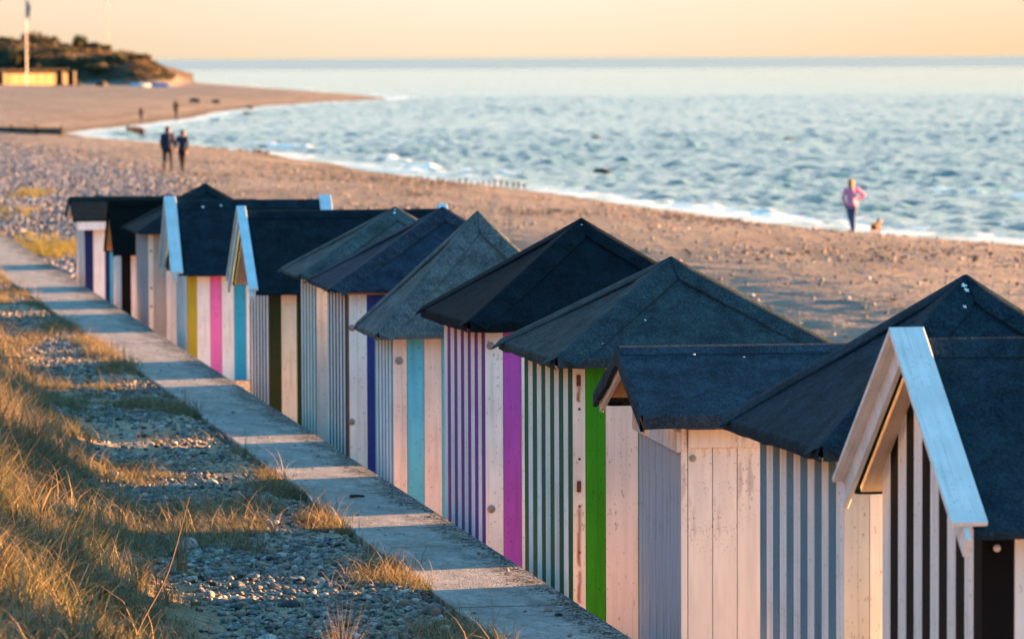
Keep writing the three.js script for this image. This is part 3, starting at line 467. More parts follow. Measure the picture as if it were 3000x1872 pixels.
{
  const R = rng(31), list = [], big = [];
  for (let n = 0; n < 110000 && list.length < 34000; n++) { const t = 22 + Math.pow(R(), 1.7) * 74, q = R() * 2.4; if (R() > pebbly(q, t)) continue; const [x, z] = toWorld(-pathW(t) - q, t); if (!inView(x, 1.6, z)) continue; const r = .008 + Math.pow(R(), 2.8) * .030; list.push(stoneItem(R, x, z, r)); }
  for (let n = 0; n < 420; n++) { const t = 26 + R() * 50, s = -pathW(t) + Math.pow(R(), 2.4) * .8, [x, z] = toWorld(s, t), it = stoneItem(R, x, z, .004 + Math.pow(R(), 3) * .016); it.p.y = PATH_Y + it.s.y * .3; list.push(it); }
  scatter('gravel', stoneGeos, M.stone, list, 'small mixed pebbles strewn over the sandy verge');
  for (let n = 0; n < 20000 && big.length < 300; n++) { const t = 26.5 + Math.pow(R(), 1.5) * 24, q = .08 + R() * 2.1; if (R() > pebbly(q, t)) continue; const [x, z] = toWorld(-pathW(t) - q, t); if (!inView(x, 1.6, z, .02)) continue; big.push(stoneItem(R, x, z,   .024 + Math.pow(R(), 2.2) * .042)); }
  const mats = stoneTones.map(([n, a, b, c]) => [0, 1].map(k => { const m = M.stone.clone(); m.name = n + ' stone'; m.color.setRGB(a * (.8 + k * .4), b * (.8 + k * .4), c * (.8 + k * .4)); return m; }));
  for (const b of big) { const o = new THREE.Mesh(stoneGeos[b.k], mats[b.tone][R() < .5 ? 0 : 1]); o.position.copy(b.p); o.quaternion.copy(b.q); o.scale.copy(b.s); top('beach_stone', o, `rounded ${stoneTones[b.tone][0]} beach stone lying on the verge beside the concrete path`, 'stone', `${stoneTones[b.tone][0]} stones on the verge`); }
  // one large pale stone half hidden in the grass, and a knobbly flint by the path edge
  for (const [t, q, r, k, col, label] of [[36.3, 1.52, .115, 0, [.5, .49, .48], 'large pale smooth boulder half hidden in dune grass'], [31.9, .18, .085, 3, [.17, .16, .155], 'knobbly dark flint sitting at the concrete path edge']]) { const [x, z] = toWorld(-pathW(t) - q, t), m = M.stone.clone(); m.color.setRGB(...col); const o = new THREE.Mesh(stoneGeos[k], m); o.scale.set(r * 1.1, r, r); o.position.set(x, groundY(x, z) + r * .3, z); o.rotation.y = 1.1; top('boulder', o, label, 'stone'); }
  // shingle banks on the beach
  const sh = []; for (let n = 0; n < 900000 && sh.length < 150000; n++) { const t = n % 4 ? 84 + Math.pow(R(), 1.4) * 200 : 24 + R() * 34, s = -16 + R() * 34; const [x, z] = toWorld(s, t); if (s < .3 && t < 96 || R() > shingleAt(x, z)) continue; if (!inView(x, 1.2, z, .06)) continue; sh.push(stoneItem(R, x, z, (.02 + Math.pow(R(), 2.6) * .055) * (t < 80 ? .8 : 1), .1)); const cc = sh[sh.length - 1].c; cc.r *= .78; cc.g *= .88; cc.b *= 1.06; }
  scatter('shingle', stoneGeos, M.stone, sh, 'bank of blue-grey shingle on the beach beyond the huts');
  // weed, stones and litter lying on the sand
  const wr = []; for (let n = 0; n < 160000 && wr.length < 13000; n++) { const t = 40 + Math.pow(R(), .8) * 170, s = 3 + R() * 30, [x, z] = toWorld(s, t), D = shoreDist(x, -z); if (D < .8 || !inView(x, 1, z, .05)) continue; const line = sstep(.5, .68, fbm(x * .3, -z * .1, 97, 3)); if (R() > .16 + line) continue; const it = stoneItem(R, x, z, .012 + Math.pow(R(), 3) * .05, .1); if (R() < .35 * line + .05) { it.c.setRGB(.035, .026, .018); it.s.y *= .5; it.s.x *= 1.6; } wr.push(it); }
  scatter('beach_litter', stoneGeos, M.stone, wr, 'scraps of dark weed and small stones on the sand');
}
console.log('stones');

// ------------------------------------------------------------------ dune grass, turf, twigs
function bladesGeo(list, segs = 4) { // list of {x, z, h, lean, dir, w, c:[r,g,b], curl}
  const pos = [], col = [], nor = [], idx = [];
  for (const b of list) {
    const o = pos.length / 3, cx = Math.cos(b.dir), cz = Math.sin(b.dir), sx = -cz, sz = cx; let px = b.x, py = 0, pz = b.z, a = b.lean * .35;
    for (let k = 0; k <= segs; k++) {
      const f = k / segs, w = b.w * (1 - f * f * .92) * .5; pos.push(px - sx * w, py, pz - sz * w, px + sx * w, py, pz + sz * w); 
      for (let m = 0; m < 2; m++) { col.push(...b.c); nor.push(-cx * Math.cos(a) * .7 + (m ? .5 : -.5) * sx, Math.sin(a) * .7 + .4, -cz * Math.cos(a) * .7 + (m ? .5 : -.5) * sz); }
      if (k < segs) { const st = b.h / segs; px += cx * Math.sin(a) * st; pz += cz * Math.sin(a) * st; py += Math.cos(a) * st; a += b.curl / segs; idx.push(o + k * 2, o + k * 2 + 1, o + k * 2 + 3, o + k * 2, o + k * 2 + 3, o + k * 2 + 2); }
    }
  }
  const g = new THREE.BufferGeometry(); g.setAttribute('position', new THREE.Float32BufferAttribute(pos, 3)); g.setAttribute('color', new THREE.Float32BufferAttribute(col, 3)); g.setIndex(idx); g.computeVertexNormals(); return g;
}
const straw = [.30, .235, .135], green = [.055, .078, .024], rustC = [.20, .115, .052], grey = [.17, .155, .125];
const mix3 = (a, b, f) => a.map((v, i) => mixc(v, b[i], f));
function clump(seed, n, h0, h1, spread, lean, w, dry) {
  const R = rng(seed), L = []; for (let i = 0; i < n; i++) { const a = R() * 6.28, r = Math.sqrt(R()) * spread, d = R() < dry; L.push({ x: Math.cos(a) * r, z: Math.sin(a) * r, h: mixc(h0, h1, Math.pow(R(), 1.3)), lean: .1 + R() * lean, dir: R() * 6.28, w: w * (.7 + R() * .6), curl: .3 + Math.pow(R(), .7) * 2.1, c: d ? mix3(mix3(straw, rustC, R() * R()), grey, R() * .5) : mix3(green, straw, R() * .45) }); } return bladesGeo(L);
}
const grassMat = new THREE.MeshPhysicalMaterial({ name: 'dry grass blade', vertexColors: true, side: THREE.DoubleSide, roughness: .95, specularIntensity: .2, transmission: .25, thickness: 0 });
const G_TALL = [0, 1, 2].map(k => clump(400 + k, 26, .16, .56, .045, 1.5, .0066, .74)), G_GREEN = [0, 1, 2].map(k => clump(420 + k, 28, .12, .46, .05, 1.7, .0062, .22)), G_LOW = [0, 1, 2].map(k => clump(440 + k, 80, .025, .10, .11, 1.6, .0042, .45)), G_LITTER = [0, 1].map(k => clump(460 + k, 22, .12, .46, .2, 3.6, .0052, .85));
const G_STRAY = [0, 1, 2].map(k => clump(480 + k, 7, .4, .95, .05, .8, .0056, .8));
const grassGeos = [...G_TALL, ...G_GREEN, ...G_LOW, ...G_LITTER, ...G_STRAY];
const grassPatch = (x, z) => fbm(x * .8, z * .5, 120, 3);
function tuftItem(R, k, x, z, s, c) { return { k, p: new THREE.Vector3(x, groundY(x, z) - .012, z), q: new THREE.Quaternion().setFromEuler(E3((R() - .5) * .3, R() * 6.28, (R() - .5) * .3)), s: new THREE.Vector3(s, s * (.8 + R() * .4), s), c }; }
{
  const R = rng(77), L = [];
  const tint = () => { const k = .75 + R() * .5; return new THREE.Color().setRGB(k, k * (.94 + R() * .1), k * (.9 + R() * .15)); };
  for (let n = 0; n < 90000; n++) {
    const t = 12 + Math.pow(R(), 1.25) * 72, q = .9 + R() * 6, [x, z] = toWorld(-pathW(t) - q, t), y = groundY(x, z); if (!inView(x, y + .15, z, .2)) continue;
    const edge = q - vergeW(t) + (fbm(q * .6, t * .25, 121, 3) - .5) * 1.1, p = grassPatch(x, z), cl = fbm(x * 2.3, z * 1.5, 124, 2), dens = sstep(-.3, .5, edge); if (R() > dens) continue;
    const r = R(), tallHere = sstep(.50, .60, cl), kind = R() < (.30 + .16 * sstep(2.4, 3.0, q)) * tallHere ? (p > .47 + (R() - .5) * .25 ? 't' : 'g') : r < .10 ? 's' : r < .34 ? 'l' : ''; if (!kind) continue;
    const near = sstep(34, 66, t);
    const k = kind === 't' ? Math.floor(R() * 3) : kind === 'g' ? 3 + Math.floor(R() * 3) : kind === 'l' ? 6 + Math.floor(R() * 3) : 9 + Math.floor(R() * 2);
    L.push(tuftItem(R, k, x, z, (kind === 't' || kind === 'g' ? (.6 + R() * .65) * (.85 + .35 * sstep(2, 3.2, q)) : .8 + R() * .6) * (1 - .4 * near), tint()));
    if (R() < .10 && edge > .2 && tallHere > .3) L.push(tuftItem(R, 11 + Math.floor(R() * 3), x, z, .7 + R() * .5, tint()));
  }
  scatter('dune_grass', grassGeos, grassMat, L, 'dry and green dune grass covering the bank');
  const T = []; // short turf beside the path and between the stones
  for (let n = 0; n < 60000; n++) { const t = 20 + Math.pow(R(), 1.2) * 72, q = -.02 + Math.pow(R(), 1.3) * 2.6, [x, z] = toWorld(-pathW(t) - q, t); if (!inView(x, 1.6, z, .15)) continue; const e = fbm(t * .5 + 3, q * .3, 122, 3), w = (.07 + .5 * sstep(.40, .70, e)) , dens = Math.max(sstep(w, w * .45, q), .6 * sstep(.60, .69, fbm(x * .8 + 5, z * .5, 123, 3))); if (R() > dens) continue; T.push(tuftItem(R, R() < .12 ? 9 + Math.floor(R() * 2) : 6 + Math.floor(R() * 3), x, z, (.55 + R() * .7) * (q < .06 ? .7 : 1), tint())); }
  for (let n = 0; n < 1500; n++) { const t = 22 + R() * 50, q = R() * 2.2, [x, z] = toWorld(-pathW(t) - q, t); if (inView(x, 1.6, z, .1) && fbm(x * 1.1, z * .8, 125, 2) > .56) T.push(tuftItem(R, R() < .6 ? 9 + Math.floor(R() * 2) : 6 + Math.floor(R() * 3), x, z, .35 + R() * .5, tint())); }
  scatter('turf', grassGeos, grassMat, T, 'short olive turf fringing the concrete path');
  const F = []; // yellow tufts out on the shingle
  for (const [u, v, m] of [[75, 472, 110], [25, 577, 130], [110, 574, 150], [158, 572, 110], [60, 563, 80], [20, 522, 40]]) { const d = (EYE - 1.25) * 10240 / (v - 141), x0 = (u - 1211) * d / 10240; for (let i = 0; i < m; i++) { const x = x0 + (R() - .5) * 1.1, z = -d + (R() - .5) * 6; const c = tint(); c.r *= 1.3; c.g *= 1.35; c.b *= .6; F.push(tuftItem(R, i % 2 ? Math.floor(R() * 3) : 3 + Math.floor(R() * 3), x, z, .5 + R() * .5, c)); } }
  scatter('shingle_grass', grassGeos, grassMat, F, 'yellowing grass tufts on the shingle past the last hut');
}
function tallTuft(t, q, n, h, seed, dry, label) { // a tuft that stands out from the bank
  const R = rng(seed), [x, z] = toWorld(-pathW(t) - q, t), list = []; for (let i = 0; i < n; i++) { const a = R() * 6.28, r = R() * .07; list.push({ x: Math.cos(a) * r, z: Math.sin(a) * r, h: h * (.45 + .6 * R()), lean: .1 + R() * .45, dir: R() * 6.28, w: .0045, curl: .1 + Math.pow(R(), 2) * 1.6, c: R() < dry ? mix3(straw, rustC, R() * .6) : mix3(green, straw, R() * .5) }); }
  const m = new THREE.Mesh(bladesGeo(list, 6), grassMat); m.position.set(x, groundY(x, z) - .01, z); top('grass_tuft', m, label, 'grass tuft');
}
tallTuft(34.6, 1.75, 46, .95, 501, .75, 'tall straw-coloured grass tuft rising above the pebble verge');
tallTuft(36.0, 2.1, 30, .8, 502, .6, 'thin upright seed stalks next to the tall grass tuft');
tallTuft(28.3, 1.35, 70, .62, 503, .95, 'bright orange dry tuft leaning over the pebbles');
tallTuft(25.2, 2.4, 60, .7, 504, .5, 'broad arching green-gold tuft low on the bank');
function twigs(name, t, q, lines, r, label, cat) { // woody stems: lines of [along s, height, along t] from the root
  const [x, z] = toWorld(-pathW(t) - q, t), g = new THREE.Group(); g.position.set(x, groundY(x, z), z); g.rotation.y = YAW;
  lines.forEach((l, i) => mesh(i ? 'twig' : 'stem', metricUV(tube(l.map(p => new THREE.Vector3(p[0], p[1], -p[2])), r * (i ? .6 : 1), r * .3, 14, 6)), M.bark, g)); top(name, g, label, cat);
}
twigs('dry_stem', 28.6, 2.72, [[[0, -.03, 0], [.12, .22, .1], [.3, .52, .2], [.42, .86, .3], [.47, 1.02, .35]]], .011, 'bare dark weed stalk leaning over the pebble verge', 'dry stem');
twigs('dead_branch', 52, 2.6, [[[-1.0, .12, 0], [-.4, .2, .3], [.2, .12, .6], [.9, .08, .8]], [[-.3, .18, .3], [-.1, .5, .4], [.1, .8, .5]], [[.2, .12, .6], [.42, .45, .6], [.5, .85, .7]], [[.3, .2, .6], [.6, .5, .7], [.9, .3, .8]], [[-.8, .15, .1], [-.9, .5, .1], [-.7, .85, .2]], [[-.5, .2, .2], [-.2, .35, .1], [.1, .3, 0]]], .016, 'tangle of bare dark branches lying on the grassy bank', 'branch');
twigs('driftwood_branch', 27.6, .75, [[[-.6, .03, .5], [-.1, .06, .2], [.4, .05, 0], [.9, .03, -.3]], [[-.1, .06, .2], [-.3, .07, -.1], [-.6, .04, -.3]]], .016, 'crooked grey-brown driftwood branch lying on the verge pebbles', 'branch');
twigs('fallen_stick', 22.4, 3.3, [[[-.5, .28, .6], [-.1, .18, .2], [.3, .1, -.2], [.8, .04, -.7]]], .013, 'long brown stick lying down the grassy bank', 'stick');
{ // small things on the walk
  const put = (s, t, o, name, label, cat) => { const [x, z] = toWorld(s, t); o.position.set(x, PATH_Y + .004, z); top(name, o, label, cat); };
  const chip = new THREE.Mesh(metricUV(tube([new THREE.Vector3(-.06, .012, 0), new THREE.Vector3(0, .018, .01), new THREE.Vector3(.07, .012, -.01)], .016, .011, 6, 6)), M.bark); put(-.52, 40.0, chip, 'driftwood_chip', 'short dark driftwood chip on the shaded concrete path', 'driftwood');
  const st = new THREE.Mesh(metricUV(tube([new THREE.Vector3(-.22, .004, .0), new THREE.Vector3(0, .01, .02), new THREE.Vector3(.24, .014, .0)], .004, .0025, 8, 5)), new THREE.MeshStandardMaterial({ color: new THREE.Color().setRGB(...straw), roughness: .9 })); put(-.6, 35.9, st, 'straw_stalk', 'thin pale straw stalk lying across the concrete path', 'straw');
  for (const [s, t, k, tone, l] of [[-.16, 35.2, 1, 3, 'small brown pebble on the concrete path by the purple hut'], [-.30, 31.7, 2, 3, 'flat brown pebble on the concrete path by the green hut'], [-.27, 31.45, 4, 1, 'dark pebble touching the flat brown one on the path']]) { const m = M.stone.clone(); m.color.setRGB(...stoneTones[tone].slice(1)); const o = new THREE.Mesh(stoneGeos[k], m); o.scale.set(.032, .022, .028); put(s, t, o, 'pebble', l, 'pebble'); }
}
console.log('grass');

// ------------------------------------------------------------------ people and dog on the beach
function fieldMesh(bones, size, centre, res, k = .03) { // bones: [ax, ay, az, ra, bx, by, bz, rb, colour]
  const mc = new MarchingCubes(res, new THREE.MeshStandardMaterial(), false, false, 90000), half = res / 2, sz = res * res;
  mc.isolation = 0;
  const dist = (b, x, y, z) => { const ex = b[4] - b[0], ey = b[5] - b[1], ez = b[6] - b[2], px = x - b[0], py = y - b[1], pz = z - b[2], l = ex * ex + ey * ey + ez * ez, f = l ? clamp((px * ex + py * ey + pz * ez) / l) : 0; return Math.hypot(px - ex * f, py - ey * f, pz - ez * f) - (b[3] + (b[7] - b[3]) * f); };
  for (let c = 0; c < res; c++) for (let b = 0; b < res; b++) for (let a = 0; a < res; a++) {
    const x = (a - half) / half * size + centre[0], y = (b - half) / half * size + centre[1], z = (c - half) / half * size + centre[2]; let m = 1e3;
    for (const q of bones) { const d = dist(q, x, y, z), h = clamp(.5 + .5 * (m - d) / k); m = m * (1 - h) + d * h - k * h * (1 - h); }
    mc.field[a + b * res + c * sz] = -m;
  }
  mc.update(); const n = mc.count, pos = new Float32Array(n * 3), col = new Float32Array(n * 3);
  for (let i = 0; i < n; i++) { const x = mc.positionArray[i * 3] * size + centre[0], y = mc.positionArray[i * 3 + 1] * size + centre[1], z = mc.positionArray[i * 3 + 2] * size + centre[2]; pos.set([x, y, z], i * 3); let best = 9, c = [1, 0, 1]; for (const q of bones) { const d = dist(q, x, y, z); if (d < best) { best = d; c = q[8]; } } col.set(c, i * 3); }
  const g = new THREE.BufferGeometry(); g.setAttribute('position', new THREE.BufferAttribute(pos, 3)); g.setAttribute('color', new THREE.BufferAttribute(col, 3)); const w = mergeVertices(g, 1e-4); w.computeVertexNormals(); return w.toNonIndexed();
}
const skin = [.50, .28, .19];
let handGeo; function hand() { // relaxed hand hanging down from the wrist at the origin, thumb towards -z
  return handGeo ??= fieldMesh([[0, 0, 0, .026, 0, -.05, 0, .03, skin], [0, -.05, -.02, .02, 0, -.085, -.026, .017, skin], [0, -.05, .02, .02, 0, -.085, .026, .016, skin],
    ...[[-.03, .075, .0098], [-.01, .085, .01], [.011, .08, .0096], [.03, .062, .0085]].flatMap(([z, l, r]) => [[0, -.088, z, r, .012, -.088 - l * .5, z, r * .95, skin], [.012, -.088 - l * .5, z, r * .95, .034, -.088 - l * .92, z, r * .8, skin]]),
    [0, -.02, -.026, .014, .012, -.055, -.05, .012, skin], [.012, -.055, -.05, .012, .024, -.085, -.052, .0095, skin]], .12, [.005, -.08, 0], 64, .006);
}
const clothMat = new THREE.MeshStandardMaterial({ name: 'clothing and skin', vertexColors: true, roughness: .9 });
function person(o) { // o: joints in metres, feet at y = 0, facing -z
  const { H, jacket, legs, hair, shoes } = o, f = H / 1.75, B = [], J = (a, ra, b, rb, c) => B.push([...a.map(v => v * f), ra * f, ...b.map(v => v * f), rb * f, c]);
  const hipL = [-.1, .9, 0], hipR = [.1, .9, 0], shL = [-.19, 1.40, 0], shR = [.19, 1.40, 0], hx = o.head ?? [0, 1.60, 0], w = o.bulk ?? 1;
  J([0, .95, 0], .145 * w, [0, 1.12, 0], .14 * w, jacket); J([0, 1.12, 0], .14 * w, [0, 1.34, 0], .155 * w, jacket); J(shL, .078 * w, shR, .078 * w, jacket); J([-.07, .92, 0], .12 * w, [.07, .92, 0], .12 * w, o.hem ?? legs);
  J([0, 1.42, 0], .06, [hx[0], hx[1] - .1, hx[2]], .055, o.scarf ?? skin);
  J([hx[0], hx[1] - .03, hx[2] - .015], .082, [hx[0], hx[1] + .05, hx[2]], .095, skin); J([hx[0], hx[1] - .03, hx[2] - .1], .016, [hx[0], hx[1] + .02, hx[2] - .088], .012, skin); // face and nose
  J([hx[0], hx[1] + .0, hx[2] + .03], .092, [hx[0], hx[1] + .075, hx[2] + .012], .092, hair); if (o.long) J([hx[0], hx[1], hx[2] + .06], .085, [hx[0], hx[1] - .22, hx[2] + .08], .06, hair);
  for (const e of [-1, 1]) J([hx[0] + e * .088, hx[1] + .005, hx[2]], .018, [hx[0] + e * .092, hx[1] - .02, hx[2]], .014, skin);
  [[hipL, o.kneeL, o.footL], [hipR, o.kneeR, o.footR]].forEach(([h, k, a]) => { J(h, .095 * w, k, .062, legs); J(k, .062, [a[0], a[1] + .09, a[2]], .046, legs); J([a[0], a[1] + .05, a[2] + .04], .045, [a[0], a[1] + .035, a[2] - .14], .036, shoes); });
  const hands = []; [[shL, o.elbowL, o.handL, -1], [shR, o.elbowR, o.handR, 1]].forEach(([s, e, h, sd]) => { J(s, .066 * w, e, .052 * w, jacket); J(e, .05 * w, h, .038 * w, jacket); const g = hand().clone(); g.scale(f * sd, f, f); const q = new THREE.Quaternion().setFromUnitVectors(new THREE.Vector3(0, -1, 0), new THREE.Vector3(h[0] - e[0], h[1] - e[1], h[2] - e[2]).normalize()); g.applyQuaternion(q); g.translate(h[0] * f, h[1] * f, h[2] * f); hands.push(g); });
  return mergeGeometries([fieldMesh(B, .98 * f, [0, .9 * f, 0], 96, .035), ...hands]);
}
function place(geo, x, d, turn, name, label, cat, m = clothMat) { const o = new THREE.Mesh(geo, m); o.position.set(x, groundY(x, -d) - .01, -d); o.rotation.y = turn; return top(name, o, label, cat); }
const navy = [.012, .016, .045], black = [.008, .008, .01], brownHair = [.06, .035, .02], boots = [.015, .012, .012];
place(person({ H: 1.84, bulk: 1.16, jacket: navy, hem: navy, legs: black, hair: [.02, .018, .016], shoes: boots, kneeL: [-.12, .5, -.05], footL: [-.13, 0, .02], kneeR: [.13, .5, -.1], footR: [.14, 0, -.16], elbowL: [-.25, 1.13, .03], handL: [-.22, .9, -.1], elbowR: [.26, 1.13, .03], handR: [.31, .92, -.05] }), -13.98, 176, .05, 'person', 'tall person in navy jacket and black trousers walking hand in hand', 'person');
place(person({ H: 1.70, bulk: 1.0, jacket: navy, hem: navy, legs: black, hair: brownHair, shoes: boots, scarf: [.3, .06, .05], head: [.03, 1.6, -.01], kneeL: [-.06, .5, -.12], footL: [-.02, 0, -.14], kneeR: [.06, .5, .0], footR: [.05, 0, .16], elbowL: [-.25, 1.16, .04], handL: [-.31, .99, -.05], elbowR: [.24, 1.13, .05], handR: [.2, .9, -.05] }), -13.36, 175.6, -.05, 'person', 'shorter person in long navy coat holding the tall walker’s hand', 'person');
place(person({ H: 1.66, bulk: 1.02, jacket: [.62, .22, .34], hem: [.62, .22, .34], legs: [.05, .085, .17], hair: [.34, .17, .06], shoes: [.45, .32, .28], long: true, head: [-.02, 1.6, -.02], kneeL: [-.05, .5, -.06], footL: [.02, 0, .02], kneeR: [.08, .5, -.03], footR: [.06, 0, .14], elbowL: [-.29, 1.14, .02], handL: [-.2, .9, -.08], elbowR: [.40, 1.22, .06], handR: [.22, 1.06, -.12] }), 10.62, 135, .1, 'person', 'person with long fair hair in pink jumper and jeans walking a dog', 'person');
place(person({ H: 1.72, jacket: black, hem: black, legs: black, hair: [.02, .015, .012], shoes: boots, kneeL: [-.06, .5, -.04], footL: [-.05, 0, 0], kneeR: [.06, .5, -.04], footR: [.05, 0, .05], elbowL: [-.25, 1.13, .02], handL: [-.2, .92, -.1], elbowR: [.25, 1.13, .02], handR: [.2, .92, -.1] }), -31.5, 407, .3, 'person', 'distant dark figure standing upright where the cove meets the sand', 'person');
place(person({ H: 1.28, jacket: [.02, .022, .05], hem: black, legs: black, hair: [.05, .03, .02], shoes: boots, kneeL: [-.06, .5, -.04], footL: [-.05, 0, 0], kneeR: [.07, .5, -.1], footR: [.08, 0, -.1], elbowL: [-.26, 1.13, .02], handL: [-.22, .92, -.1], elbowR: [.27, 1.13, .02], handR: [.25, .92, -.1] }), -33.0, 386, -.3, 'person', 'small child-sized figure in dark jacket standing on wet sand', 'person');
{ // small terrier, black saddle and tan legs, walking away with its head turned
  const tan = [.22, .115, .05], blk = [.012, .01, .009], B = [[0, .26, .16, .085, 0, .27, -.06, .10, blk], [0, .27, -.06, .10, 0, .29, -.15, .085, blk], [0, .31, -.16, .06, 0, .40, -.24, .055, tan], [0, .42, -.26, .062, 0, .41, -.31, .05, tan], [0, .405, -.33, .036, 0, .385, -.40, .026, tan], [-.04, .47, -.25, .022, -.06, .50, -.24, .012, tan], [.04, .47, -.25, .022, .06, .50, -.24, .012, tan], [0, .30, .2, .03, 0, .42, .27, .014, tan]];
  for (const e of [-1, 1]) { B.push([e * .06, .24, -.14, .045, e * .065, .13, -.12, .028, tan], [e * .065, .13, -.12, .026, e * .065, .02, -.13, .022, tan], [e * .065, .018, -.13, .022, e * .065, .015, -.165, .018, tan]); B.push([e * .06, .24, .13, .06, e * .065, .17, .08, .04, tan], [e * .065, .17, .08, .036, e * .065, .10, .19, .024, tan], [e * .065, .10, .19, .022, e * .065, .02, .17, .02, tan], [e * .065, .018, .17, .021, e * .065, .015, .13, .018, tan]); }
  place(fieldMesh(B, .46, [0, .27, -.06], 84, .02), 11.32, 134.3, -.5, 'dog', 'small dog with black back and tan legs on the sand', 'dog');
}
console.log('people');
// ------------------------------------------------------------------ groynes, rocks, far shore
{
  const R = rng(61), stump = new THREE.CylinderGeometry(.06, .075, 1, 9, 3); { const p = stump.attributes.position; for (let i = 0; i < p.count; i++) p.setX(i, p.getX(i) * (.85 + .3 * h2(i, 3, 9))); stump.computeVertexNormals(); }
  const rowOf = (n, x0, d0, x1, d1, h0, h1, w, label, group) => { for (let i = 0; i < n; i++) { const f = (i + .3 * R()) / n, x = mixc(x0, x1, f), d = mixc(d0, d1, f), h = mixc(h0, h1, R()), y = Math.min(groundY(x, -d), 0) - .3, o = new THREE.Mesh(stump, M.wetWood); o.position.set(x, y + (h + .3 - y * 0) / 2 + .0, -d); o.scale.set(w, h + .3 - Math.min(y + .3, 0), w); o.position.y = y + o.scale.y / 2; o.rotation.set((R() - .5) * .15, R() * 6, (R() - .5) * .15); top('groyne_post', o, label, 'groyne post', group); } };
  rowOf(9, -29.8, 336, -27.2, 322, .22, .55, 1.5, 'black groyne post standing in the foam by the cove', 'groyne posts in the cove');
  rowOf(24, -19.6, 266, -14.0, 252, .12, .32, 1.4, 'worn groyne stump in the shallows beyond the walking pair', 'groyne stumps beyond the walking pair');
  rowOf(20, -4.4, 198, .8, 188, .08, .28, .9, 'worn groyne stump in the foam seaward of the huts', 'groyne stumps in the near foam');
  rowOf(15, -53.8, 690, -50.0, 720, .8, 1.2, .8, 'thin fence stake at the foot of the headland', 'fence stakes below the headland');
  // low timber groyne
  const g = new THREE.Group(), a = [-37.5, 297], b = [-29.3, 283], len = Math.hypot(b[0] - a[0], b[1] - a[1]); for (let k = 0; k < 2; k++) for (let i = 0; i < 3; i++) { const m = mesh('plank', chBox(len / 3 - .01, .2, .06, .006), M.wetWood, g); m.position.set(-len / 2 + len / 3 * (i + .5), .1 + k * .21, 0); } for (let i = 0; i < 5; i++) { const m = mesh('post', stump, M.wetWood, g); m.scale.set(1.3, 1.0, 1.3); m.position.set(-len / 2 + .05 + (len - .1) * i / 4, .1, .1); }
  const cx = (a[0] + b[0]) / 2, cd = (a[1] + b[1]) / 2; g.position.set(cx, groundY(cx, -cd) - .02, -cd); g.rotation.y = Math.atan2(b[1] - a[1], b[0] - a[0]); top('timber_groyne', g, 'low black timber groyne crossing the shingle bank', 'groyne');
  const rocks = [[-26.6, 436, .5, 'dark flat rock awash in the cove'], [-29.6, 490, .45, 'black rock standing at the spit waterline'], [-36.5, 500, .6, 'dark boulder on the sand spit, bigger of two'], [-34.4, 505, .5, 'smaller dark boulder on the sand spit'], [-59.5, 630, 1.0, 'dark boulder on the beach below the headland'], [-65.0, 640, 1.1, 'largest black boulder by the concrete seawall end'], [-63.4, 634, .7, 'black boulder beside the largest one near the seawall'], [4.4, 212, .35, 'small black rock breaking the surface off the huts'], [18.6, 292, .45, 'dark rock breaking the choppy bay surface'], [5.8, 300, .4, 'dark rock awash far out in the bay']];
  for (const [x, d, r, label] of rocks) { const m = M.stone.clone(); m.color.setRGB(.05, .048, .046); const o = new THREE.Mesh(stoneGeos[Math.floor(R() * 6)], m); o.scale.set(r * 1.3, r, r); o.position.set(x, Math.max(groundY(x, -d), -.12) + r * .15, -d); o.rotation.y = R() * 6; top('rock', o, label, 'rock'); }
  // sunlit concrete seawall with dark buttress posts and a rail
  const w = new THREE.Group(), A = [-75.5, 606], Bq = [-64.4, 632], wl = Math.hypot(Bq[0] - A[0], Bq[1] - A[1]), wc = new THREE.MeshStandardMaterial({ name: 'sandstone-coloured concrete', color: new THREE.Color().setRGB(.24, .15, .07), map: rep(concreteTex, .4), roughness: .9 });
  [[.02, .25], [.29, .86], [.90, .995]].forEach(([f0, f1]) => { const m = mesh('wall_panel', chBox((f1 - f0) * wl, 1.7, .3, .02), wc, w); m.position.set(((f0 + f1) / 2 - .5) * wl, .85, 0); });
  [0, .27, .88, 1].forEach(f => { const m = mesh('post', chBox(.7, 2.1, 1.1, .02), M.wetWood, w); m.position.set((f - .5) * wl, .95, .3); });
  for (const y of [1.95, 2.3]) { const m = mesh('rail', chBox(wl, .07, .07, .01), M.bark, w); m.position.set(0, y, -.1); }
  for (let i = 0; i < 9; i++) { const m = mesh('baluster', chBox(.07, .7, .07, .01), M.bark, w); m.position.set((i / 8 - .5) * wl * .99, 2.0, -.1); }
  const wx = (A[0] + Bq[0]) / 2, wd = (A[1] + Bq[1]) / 2; w.position.set(wx, groundY(wx, -wd) - .1, -wd); w.rotation.y = Math.atan2(Bq[1] - A[1], Bq[0] - A[0]); top('sea_wall', w, 'sunlit yellow concrete seawall with railing at the headland foot', 'sea wall');
  // flagpole and flag
  const fp = new THREE.Group(), fx = -68.9, fd = 616; const pole = mesh('pole', new THREE.CylinderGeometry(.07, .12, 13.4, 12), paint('#e6ded2'), fp); pole.position.y = 6.7; const knob = mesh('finial', new THREE.SphereGeometry(.14, 12, 8), paint('#e6ded2'), fp); knob.position.y = 13.5;
